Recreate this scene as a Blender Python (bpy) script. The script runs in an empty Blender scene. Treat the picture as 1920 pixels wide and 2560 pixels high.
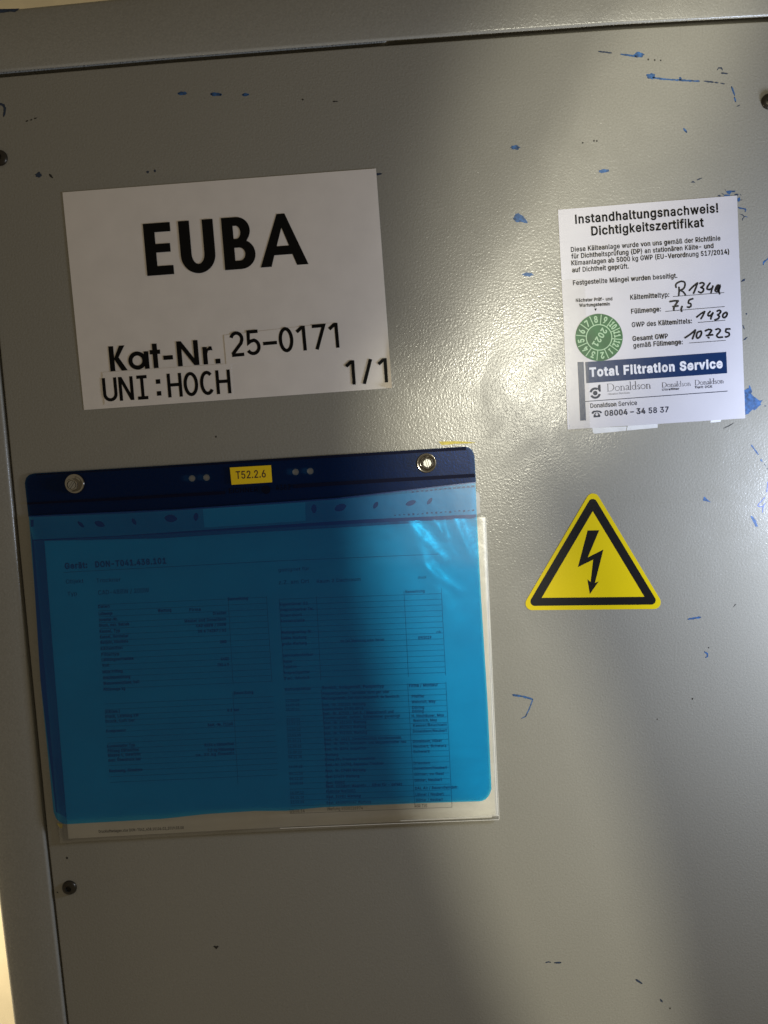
# Close-up of a grey-painted machine cabinet door with signs, stickers and a blue document pouch.
import bpy, bmesh, math, random
from mathutils import Vector, Matrix
from mathutils.geometry import tessellate_polygon

sc = bpy.context.scene
R = math.radians
random.seed(7)

# ------------------------------------------------------------------ camera
PITCH, YAW, ROLL = R(-3.8108), R(0.4857), R(-3.9963)
DIST = 0.506                       # metres from the door face (door face is the plane y = 0)
FPX = 26 / 36 * 2560
def cam_matrix():
    return (Matrix.Rotation(YAW, 3, 'Z') @ Matrix.Rotation(PITCH, 3, 'X')
            @ Matrix(((1, 0, 0), (0, 0, -1), (0, 1, 0))) @ Matrix.Rotation(ROLL, 3, 'Z'))
CM = cam_matrix()
cd = bpy.data.cameras.new("camera"); cd.sensor_fit = 'VERTICAL'; cd.sensor_height = 36; cd.lens = 26
cd.clip_start = 0.02; cd.clip_end = 50
cam = bpy.data.objects.new("camera", cd); sc.collection.objects.link(cam)
cam.matrix_world = Matrix.Translation((0, -DIST, 0)) @ CM.to_4x4()
sc.camera = cam

# ------------------------------------------------------------------ world and lamps
w = bpy.data.worlds.new("World"); sc.world = w; w.use_nodes = True
w.node_tree.nodes['Background'].inputs[0].default_value = (1.0, 0.84, 0.585, 1)
w.node_tree.nodes['Background'].inputs[1].default_value = 0.162
sc.view_settings.view_transform = 'Standard'; sc.view_settings.look = 'None'
sc.view_settings.exposure = 0; sc.view_settings.gamma = 1

def S(u, v, h=0.0):
    """survey: a point measured on the photograph (1920 x 2560) -> where that ray meets the plane h mm in front of the door"""
    d = CM @ Vector(((u - 960) / FPX, -(v - 1280) / FPX, -1))
    t = (DIST - h * 0.001) / d.y
    return Vector((d.x * t, -h * 0.001, d.z * t))

def lamp(name, kind, loc, power, col, radius=0.02, target=None, cone=None, blend=0.5, sx=1, sy=1, roll=0):
    l = bpy.data.lights.new(name, kind); l.energy = power; l.color = col
    l.shadow_soft_size = radius
    if kind == 'SPOT': l.spot_size = cone; l.spot_blend = blend
    o = bpy.data.objects.new(name, l); sc.collection.objects.link(o); o.location = loc
    if target is not None:
        q = (Vector(target) - Vector(loc)).to_track_quat('-Z', 'Y')
        o.rotation_euler = (q.to_matrix() @ Matrix.Rotation(roll, 3, 'Z')).to_euler()
        o.scale = (sx, sy, 1)
    return o
KP = (0.375, -1.5, 0.135)
lamp("warm_lamp_lower", 'SPOT', KP, 50.0, (1.0, 0.96, 0.77), 0.03, S(1322, 1960), R(25), 0.26, 0.195, 0.97, R(13))
lamp("warm_lamp_upper", 'SPOT', (0.40, -1.5, 0.16), 44.0, (1.0, 0.96, 0.78), 0.03, S(1490, 400), R(25), 0.90, 0.36, 0.82, R(-20))
lamp("added_streak_spot", 'SPOT', (0.42, -1.5, 0.18), 30.0, (1.0, 0.97, 0.80), 0.03, S(1600, 300), R(25), 0.80, 0.11, 0.80, R(-36))  # extra narrow spot, added only to draw the bright streak
lamp("cool_lamp_right", 'POINT', (0.40, -0.12, -0.06), 5.6, (0.70, 0.80, 1.0), 0.05)
lamp("added_wall_light", 'POINT', (-0.75, 0.0, -0.35), 14.5, (1.0, 0.86, 0.62), 0.05)  # added light that brightens the lower part of the wall

lamp("added_streak_spot", 'SPOT', (0.42, -1.5, 0.18), 18.0, (1.0, 0.96, 0.80), 0.02, S(1420, 420), R(25), 0.70, 0.045, 0.75, R(-30))  # second added spot for the fanned streaks, no fitting of its own
# ------------------------------------------------------------------ materials
def nt(name):
    m = bpy.data.materials.new(name); m.use_nodes = True
    return m, m.node_tree.nodes, m.node_tree.links, m.node_tree.nodes['Principled BSDF']
def mat(name, col, rough=0.5, spec=0.5, metal=0.0, nscale=0, namp=0.0, bump=0, bscale=400, bdist=0.0001, detail=2, coat=0):
    m, N, L, b = nt(name)
    b.inputs['Base Color'].default_value = (*col, 1); b.inputs['Roughness'].default_value = rough
    b.inputs['Specular IOR Level'].default_value = spec; b.inputs['Metallic'].default_value = metal
    b.inputs['Coat Weight'].default_value = coat
    tc = N.new('ShaderNodeTexCoord')
    if namp:
        n = N.new('ShaderNodeTexNoise'); n.inputs['Scale'].default_value = nscale; n.inputs['Detail'].default_value = 4
        L.new(tc.outputs['Object'], n.inputs['Vector'])
        mr = N.new('ShaderNodeMapRange'); mr.inputs[1].default_value = .3; mr.inputs[2].default_value = .7
        mr.inputs[3].default_value = 1 - namp; mr.inputs[4].default_value = 1 + namp
        L.new(n.outputs[0], mr.inputs[0])
        mx = N.new('ShaderNodeVectorMath'); mx.operation = 'SCALE'; mx.inputs[0].default_value = col
        L.new(mr.outputs[0], mx.inputs['Scale']); L.new(mx.outputs[0], b.inputs['Base Color'])
    if bump:
        n = N.new('ShaderNodeTexNoise'); n.inputs['Scale'].default_value = bscale; n.inputs['Detail'].default_value = detail
        L.new(tc.outputs['Object'], n.inputs['Vector'])
        bp = N.new('ShaderNodeBump'); bp.inputs['Strength'].default_value = bump; bp.inputs['Distance'].default_value = bdist
        L.new(n.outputs[0], bp.inputs['Height']); L.new(bp.outputs[0], b.inputs['Normal'])
        if coat: L.new(bp.outputs[0], b.inputs['Coat Normal'])
    return m

def paint_mat():
    """pebble grey structured powder paint: orange-peel relief, faint smudges"""
    m, N, L, b = nt("grey_paint")
    tc = N.new('ShaderNodeTexCoord')
    n1 = N.new('ShaderNodeTexNoise'); n1.inputs['Scale'].default_value = 9; n1.inputs['Detail'].default_value = 5
    n2 = N.new('ShaderNodeTexNoise'); n2.inputs['Scale'].default_value = 900; n2.inputs['Detail'].default_value = 2
    for n in (n1, n2): L.new(tc.outputs['Object'], n.inputs['Vector'])
    cr = N.new('ShaderNodeMix'); cr.data_type = 'RGBA'
    cr.inputs[6].default_value = (0.284, 0.273, 0.238, 1); cr.inputs[7].default_value = (0.314, 0.302, 0.262, 1)
    L.new(n1.outputs[0], cr.inputs[0])
    mr = N.new('ShaderNodeMapRange'); mr.inputs[1].default_value = .3; mr.inputs[2].default_value = .7
    mr.inputs[3].default_value = .92; mr.inputs[4].default_value = 1.08
    L.new(n2.outputs[0], mr.inputs[0])
    sv = N.new('ShaderNodeVectorMath'); sv.operation = 'SCALE'
    L.new(cr.outputs[2], sv.inputs[0]); L.new(mr.outputs[0], sv.inputs['Scale'])
    L.new(sv.outputs[0], b.inputs['Base Color'])
    # relief
    v = N.new('ShaderNodeTexNoise'); v.inputs['Scale'].default_value = 700; v.inputs['Detail'].default_value = 1.0
    v.inputs['Roughness'].default_value = .4; v.inputs['Distortion'].default_value = .6
    L.new(tc.outputs['Object'], v.inputs['Vector'])
    bp = N.new('ShaderNodeBump'); bp.inputs['Strength'].default_value = 1.0; bp.inputs['Distance'].default_value = 0.000115
    L.new(v.outputs[0], bp.inputs['Height']); L.new(bp.outputs[0], b.inputs['Normal'])
    n3 = N.new('ShaderNodeTexNoise'); n3.inputs['Scale'].default_value = 22; n3.inputs['Detail'].default_value = 6; n3.inputs['Distortion'].default_value = 1.5
    L.new(tc.outputs['Object'], n3.inputs['Vector'])
    rm = N.new('ShaderNodeMapRange'); rm.inputs[1].default_value = .35; rm.inputs[2].default_value = .7; rm.inputs[3].default_value = .22; rm.inputs[4].default_value = .33
    L.new(n3.outputs[0], rm.inputs[0]); L.new(rm.outputs[0], b.inputs['Roughness'])
    b.inputs['Specular IOR Level'].default_value = 0.50
    return m

def film_mat(name, tint, scatter, sfac, rough=0.2, gl=1.0, bump=0.0, bscale=60, bdist=0.0005, gain=1.0, painted_sheen=0):
    """clear or tinted plastic film: what lies behind shows through it, light passes both ways, the surface is glossy"""
    m = bpy.data.materials.new(name); m.use_nodes = True; N = m.node_tree.nodes; L = m.node_tree.links
    N.clear(); out = N.new('ShaderNodeOutputMaterial')
    tr = N.new('ShaderNodeBsdfTransparent'); tr.inputs[0].default_value = (*tint, 1)
    df = N.new('ShaderNodeBsdfDiffuse'); df.inputs[0].default_value = (*scatter, 1)
    gs = N.new('ShaderNodeBsdfGlossy'); gs.inputs['Roughness'].default_value = rough; gs.inputs[0].default_value = (gl, gl, gl, 1)
    m1 = N.new('ShaderNodeMixShader'); m1.inputs[0].default_value = sfac
    L.new(tr.outputs[0], m1.inputs[1]); L.new(df.outputs[0], m1.inputs[2])
    if painted_sheen:  # patchy milky scatter paints reflected streaks onto the plastic
        tcc = N.new('ShaderNodeTexCoord'); mp = N.new('ShaderNodeMapping'); mp.inputs['Scale'].default_value = (.35, 1, 1.6)
        cn = N.new('ShaderNodeTexNoise'); cn.inputs['Scale'].default_value = painted_sheen; cn.inputs['Detail'].default_value = 3; cn.inputs['Distortion'].default_value = 1.2
        cm = N.new('ShaderNodeMapRange'); cm.inputs[1].default_value = .42; cm.inputs[2].default_value = .68; cm.inputs[3].default_value = 0; cm.inputs[4].default_value = sfac * 2.2
        L.new(tcc.outputs['Object'], mp.inputs[0]); L.new(mp.outputs[0], cn.inputs['Vector']); L.new(cn.outputs[0], cm.inputs[0]); L.new(cm.outputs[0], m1.inputs[0])
    fr = N.new('ShaderNodeFresnel'); fr.inputs[0].default_value = 1.45
    m2 = N.new('ShaderNodeMixShader'); gm = N.new('ShaderNodeMath'); gm.operation = 'MULTIPLY'; gm.inputs[1].default_value = gain; gm.use_clamp = True
    L.new(fr.outputs[0], gm.inputs[0]); L.new(gm.outputs[0], m2.inputs[0])
    L.new(m1.outputs[0], m2.inputs[1]); L.new(gs.outputs[0], m2.inputs[2])
    L.new(m2.outputs[0], out.inputs[0])
    if bump:
        tc = N.new('ShaderNodeTexCoord'); n = N.new('ShaderNodeTexNoise'); n.inputs['Scale'].default_value = bscale
        n.inputs['Detail'].default_value = 3; L.new(tc.outputs['Object'], n.inputs['Vector'])
        bp = N.new('ShaderNodeBump'); bp.inputs['Strength'].default_value = bump; bp.inputs['Distance'].default_value = bdist
        L.new(n.outputs[0], bp.inputs['Height'])
        L.new(bp.outputs[0], gs.inputs['Normal']); L.new(bp.outputs[0], fr.inputs['Normal'])
    return m

M = {}
M['paint'] = paint_mat()
M['primer'] = mat("blue_undercoat", (0.022, 0.088, 0.24), 0.5, nscale=420, namp=.65, bump=.6, bscale=500)
M['primer_dark'] = mat("dark_scratch", (0.018, 0.035, 0.075), 0.5, nscale=900, namp=.4)
M['rust'] = mat("bare_speck", (0.018, 0.016, 0.014), 0.6)
M['pen'] = mat("blue_ink", (0.06, 0.11, 0.38), 0.5)
M['yellow_mark'] = mat("yellow_paint_mark", (0.52, 0.42, 0.02), 0.45, nscale=200, namp=.25, bump=.5, bscale=500)
M['paper'] = mat("white_paper", (0.84, 0.79, 0.75), 0.45, 0.35, nscale=60, namp=.03, bump=.3, bscale=220, bdist=.00004)
M['cert'] = mat("glossy_label_paper", (0.58, 0.565, 0.61), 0.3, 0.4, nscale=30, namp=.03, bump=.5, bscale=60, bdist=.0002)
M['sheet'] = mat("document_paper", (0.82, 0.81, 0.78), 0.6, 0.2, nscale=25, namp=.05)
M['ink'] = mat("black_ink", (0.005, 0.005, 0.005), 0.5, 0.12)
M['toner'] = mat("document_print", (0.012, 0.012, 0.012), 0.6, 0.2)
M['toner_light'] = mat("thin_table_rule", (0.07, 0.07, 0.07), 0.6, 0.2)
M['marker'] = mat("marker_ink", (0.008, 0.008, 0.011), 0.3, 0.4, nscale=500, namp=.6)
M['navy'] = mat("navy_print", (0.005, 0.026, 0.095), 0.3, 0.25, bump=.5, bscale=200, bdist=.0001)
M['navytext'] = mat("navy_text_print", (0.012, 0.018, 0.045), 0.35, 0.3)
M['greytext'] = mat("grey_text_print", (0.26, 0.26, 0.29), 0.4, 0.3)
M['whiteprint'] = mat("white_print", (0.72, 0.72, 0.78), 0.4, 0.3)
M['green'] = mat("green_seal", (0.022, 0.125, 0.035), 0.4, 0.4, nscale=90, namp=.3, bump=.4, bscale=300)
M['greenprint'] = mat("pale_green_print", (0.42, 0.60, 0.38), 0.4, 0.3)
M['yellow'] = mat("warning_yellow", (0.76, 0.58, 0.002), 0.35, 0.3, nscale=20, namp=.04)
M['yellow_label'] = mat("yellow_label_tape", (0.95, 0.66, 0.012), 0.35, 0.35)
M['black'] = mat("warning_black", (0.006, 0.006, 0.007), 0.35, 0.3)
M['labeltext'] = mat("label_text_print", (0.03, 0.008, 0.03), 0.4, 0.3)
M['steel'] = mat("nickel_steel", (0.42, 0.40, 0.36), 0.09, 0.5, metal=1.0)
M['steel_bright'] = mat("worn_bright_steel", (0.42, 0.42, 0.40), 0.45, 0.5, metal=1.0)
M['darkscrew'] = mat("blackened_screw", (0.045, 0.038, 0.028), 0.32, 0.5, metal=.6, bump=.5, bscale=600)
M['gap'] = mat("painted_recess_shade", (0.02, 0.018, 0.014), 0.8)  # near black, puts the shade of gap and screw sockets into colour
M['wall'] = mat("cream_wall", (0.74, 0.66, 0.48), 0.9, 0.1, nscale=14, namp=.10, bump=.3, bscale=60, bdist=.001)
M['film'] = film_mat("blue_film", (0.075, 0.685, 1.0), (0.0, 0.20, 1.0), 0.12, 0.30, .8, .25, 40, .0006)
M['header'] = film_mat("double_navy_film", (0.035, 0.22, 0.54), (0.003, 0.014, 0.06), 0.22, 0.32, .22, .3, 60, .0004)
M['weld'] = mat("weld_line", (0.003, 0.005, 0.022), 0.6, 0.1)
M['emboss'] = mat("embossed_film", (0.002, 0.004, 0.016), 0.6, 0.1)
M['sleeve'] = film_mat("clear_sleeve", (0.97, 0.97, 0.97), (0.75, 0.75, 0.72), 0.06, 0.31, 1.0, .5, 110, .0006, 3.0, painted_sheen=14)
M['tape'] = film_mat("clear_tape", (0.98, 0.98, 0.98), (0.7, 0.7, 0.7), 0.01, 0.28, .7, .6, 420, .00012, .35)
M['backfilm'] = mat('navy_back_sheet', (0.012, 0.030, 0.075), 0.4, 0.2)
M['seam'] = mat('polished_seam', (0.80, 0.78, 0.72), 0.25, 0.6)
M['strip'] = mat("filing_strip_plastic", (0.42, 0.42, 0.42), 0.35, 0.5, nscale=60, namp=.08, bump=.5, bscale=150, bdist=.0003)
M['strip_white'] = mat("white_insert", (0.78, 0.77, 0.74), 0.4, 0.4)
M['scrap'] = mat("torn_white_label", (0.72, 0.72, 0.73), 0.45, 0.4, nscale=120, namp=.06, bump=.6, bscale=180, bdist=.0003)

# ------------------------------------------------------------------ object helpers
def link(name, me, m=None, parent=None, **props):
    if m: me.materials.append(m)
    o = bpy.data.objects.new(name, me); sc.collection.objects.link(o)
    if parent is not None: o.parent = parent
    for k, v in props.items(): o[k] = v
    return o
def empty(name, loc, **props):
    o = bpy.data.objects.new(name, None); sc.collection.objects.link(o); o.location = loc
    o.empty_display_size = .01
    for k, v in props.items(): o[k] = v
    return o
def child(o, root):
    o.parent = root; o.location = -root.location if o.location.length == 0 else o.location - root.location
    return o

class Lay:
    """flat print or thin stock on the door plane; every polygon gets its own tiny step so none lie in one plane"""
    def __init__(s, h, step=0.004): s.v = []; s.f = []; s.h = h; s.step = step; s.k = 0
    def tris(s, pts, tr):
        b = len(s.v); y = -(s.h + s.step * (s.k % 40)) * .001; s.k += 1
        s.v += [(p[0], y, p[1]) for p in pts]; s.f += [tuple(b + i for i in t) for t in tr]
    def poly(s, *loops):
        """loops in door coordinates (x, z); further loops are holes"""
        vs = [[Vector((p[0], p[1], 0)) for p in lp] for lp in loops]
        flat = [p for lp in loops for p in lp]
        s.tris(flat, tessellate_polygon(vs))
    def polypx(s, *loops):
        s.poly(*[[to2(u, v, s.h) for u, v in lp] for lp in loops])
    def stroke(s, pts, wd, round_=True, closed=False):
        P = [Vector(p) for p in pts]; n = len(P); L = []; Rr = []
        W = wd if isinstance(wd, (list, tuple)) else [wd] * n
        for i in range(n):
            a = P[i - 1] if (i > 0 or closed) else None; c = P[(i + 1) % n] if (i < n - 1 or closed) else None
            d1 = (P[i] - a).normalized() if a is not None else None
            d2 = (c - P[i]).normalized() if c is not None else None
            if d1 is None: d1 = d2
            if d2 is None: d2 = d1
            t = (d1 + d2); t = t.normalized() if t.length > 1e-6 else d1
            nn = Vector((-t.y, t.x)); k = 1 / max(.5, abs(nn.dot(Vector((-d1.y, d1.x)))))
            L.append(P[i] + nn * W[i] / 2 * k); Rr.append(P[i] - nn * W[i] / 2 * k)
        tr = []; m = n if closed else n - 1
        for i in range(m):
            j = (i + 1) % n; tr += [(i, j, n + j), (i, n + j, n + i)]
        s.tris([(p.x, p.y) for p in L + Rr], tr)
        if round_ and not closed:
            for c, r in ((P[0], W[0] / 2), (P[-1], W[-1] / 2)):
                q = [(c.x + r * math.cos(a * math.pi / 6), c.y + r * math.sin(a * math.pi / 6)) for a in range(12)]
                s.tris(q, [(0, i, i + 1) for i in range(1, 11)])
    def strokepx(s, pts, wpx, round_=True, closed=False):
        k = PXM
        W = [x * k for x in wpx] if isinstance(wpx, (list, tuple)) else wpx * k
        s.stroke([to2(u, v, s.h) for u, v in pts], W, round_, closed)
    def build(s, name, m, root, **props):
        me = bpy.data.meshes.new(name); me.from_pydata(s.v, [], s.f); me.update()
        # make every face look towards the camera side (-y)
        bm = bmesh.new(); bm.from_mesh(me)
        fl = [f for f in bm.faces if f.normal.y > 0]
        if fl: bmesh.ops.reverse_faces(bm, faces=fl)
        bm.to_mesh(me); bm.free()
        o = link(name, me, m, None, **props)
        if root is not None: child(o, root)
        return o
def to2(u, v, h=0.0):
    p = S(u, v, h); return (p.x, p.z)
PXM = DIST / FPX                    # metres per photo pixel near the door's middle

def smooth(pts, n=5, closed=False):
    P = [Vector(p) for p in pts]; out = []; N = len(P)
    rng = range(N if closed else N - 1)
    for i in rng:
        p0 = P[i - 1] if (i > 0 or closed) else P[i]; p1 = P[i]; p2 = P[(i + 1) % N]
        p3 = P[(i + 2) % N] if (closed or i + 2 < N) else P[i + 1]
        for k in range(n):
            t = k / n
            out.append(.5 * ((2 * p1) + (p2 - p0) * t + (2 * p0 - 5 * p1 + 4 * p2 - p3) * t * t + (3 * p1 - p0 - 3 * p2 + p3) * t ** 3))
    if not closed: out.append(P[-1])
    return [(p.x, p.y) for p in out]
def arc(cx, cy, rx, ry, a0, a1, n=10):
    return [(cx + rx * math.cos(R(a0 + (a1 - a0) * i / n)), cy + ry * math.sin(R(a0 + (a1 - a0) * i / n))) for i in range(n + 1)]

def slab(name, loop_px, h0, h1, m, root=None, holes=(), **props):
    """thin sheet with real thickness; outline measured on the photograph"""
    loop = [S(u, v, h1) for u, v in loop_px]
    lps = [[(p.x, p.z) for p in loop]] + [[to2(u, v, h1) for u, v in hl] for hl in holes]
    tr = tessellate_polygon([[Vector((a, b, 0)) for a, b in lp] for lp in lps])
    flat = [p for lp in lps for p in lp]; n = len(flat)
    vs = [(a, -h1 * .001, b) for a, b in flat] + [(a, -h0 * .001, b) for a, b in flat]
    fs = [tuple(t) for t in tr] + [tuple(n + i for i in reversed(t)) for t in tr]
    st = 0
    for lp in lps:
        k = len(lp)
        for i in range(k):
            j = (i + 1) % k; fs.append((st + i, st + j, n + st + j, n + st + i))
        st += k
    me = bpy.data.meshes.new(name); me.from_pydata(vs, [], fs)
    bm = bmesh.new(); bm.from_mesh(me); bmesh.ops.recalc_face_normals(bm, faces=bm.faces); bm.to_mesh(me); bm.free()
    o = link(name, me, m, None, **props)
    if root is not None: child(o, root)
    return o
def grid(name, fn, nu, nv, m, root=None, smooth_=True, **props):
    """surface sampled from fn(s, t) -> Vector"""
    vs = [fn(i / nu, j / nv) for j in range(nv + 1) for i in range(nu + 1)]
    fs = [(j * (nu + 1) + i, j * (nu + 1) + i + 1, (j + 1) * (nu + 1) + i + 1, (j + 1) * (nu + 1) + i) for j in range(nv) for i in range(nu)]
    me = bpy.data.meshes.new(name); me.from_pydata(vs, [], fs)
    bm = bmesh.new(); bm.from_mesh(me); bm.normal_update()
    if sum(f.normal.y for f in bm.faces) > 0: bmesh.ops.reverse_faces(bm, faces=bm.faces[:])
    bm.to_mesh(me); bm.free()
    if smooth_: me.polygons.foreach_set("use_smooth", [True] * len(me.polygons))
    o = link(name, me, m, None, **props)
    if root is not None: child(o, root)
    return o
def lerp(pts, x, k=0):
    """piecewise linear / smooth interpolation through (x, y) pairs"""
    if x <= pts[0][0]:
        (a, b), (c, d) = pts[0], pts[1]; return b + (d - b) * (x - a) / (c - a)
    for (a, b), (c, d) in zip(pts, pts[1:]):
        if x <= c:
            t = (x - a) / (c - a)
            if k: t = t * t * (3 - 2 * t)
            return b + (d - b) * t
    (a, b), (c, d) = pts[-2], pts[-1]; return b + (d - b) * (x - a) / (c - a)

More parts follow.
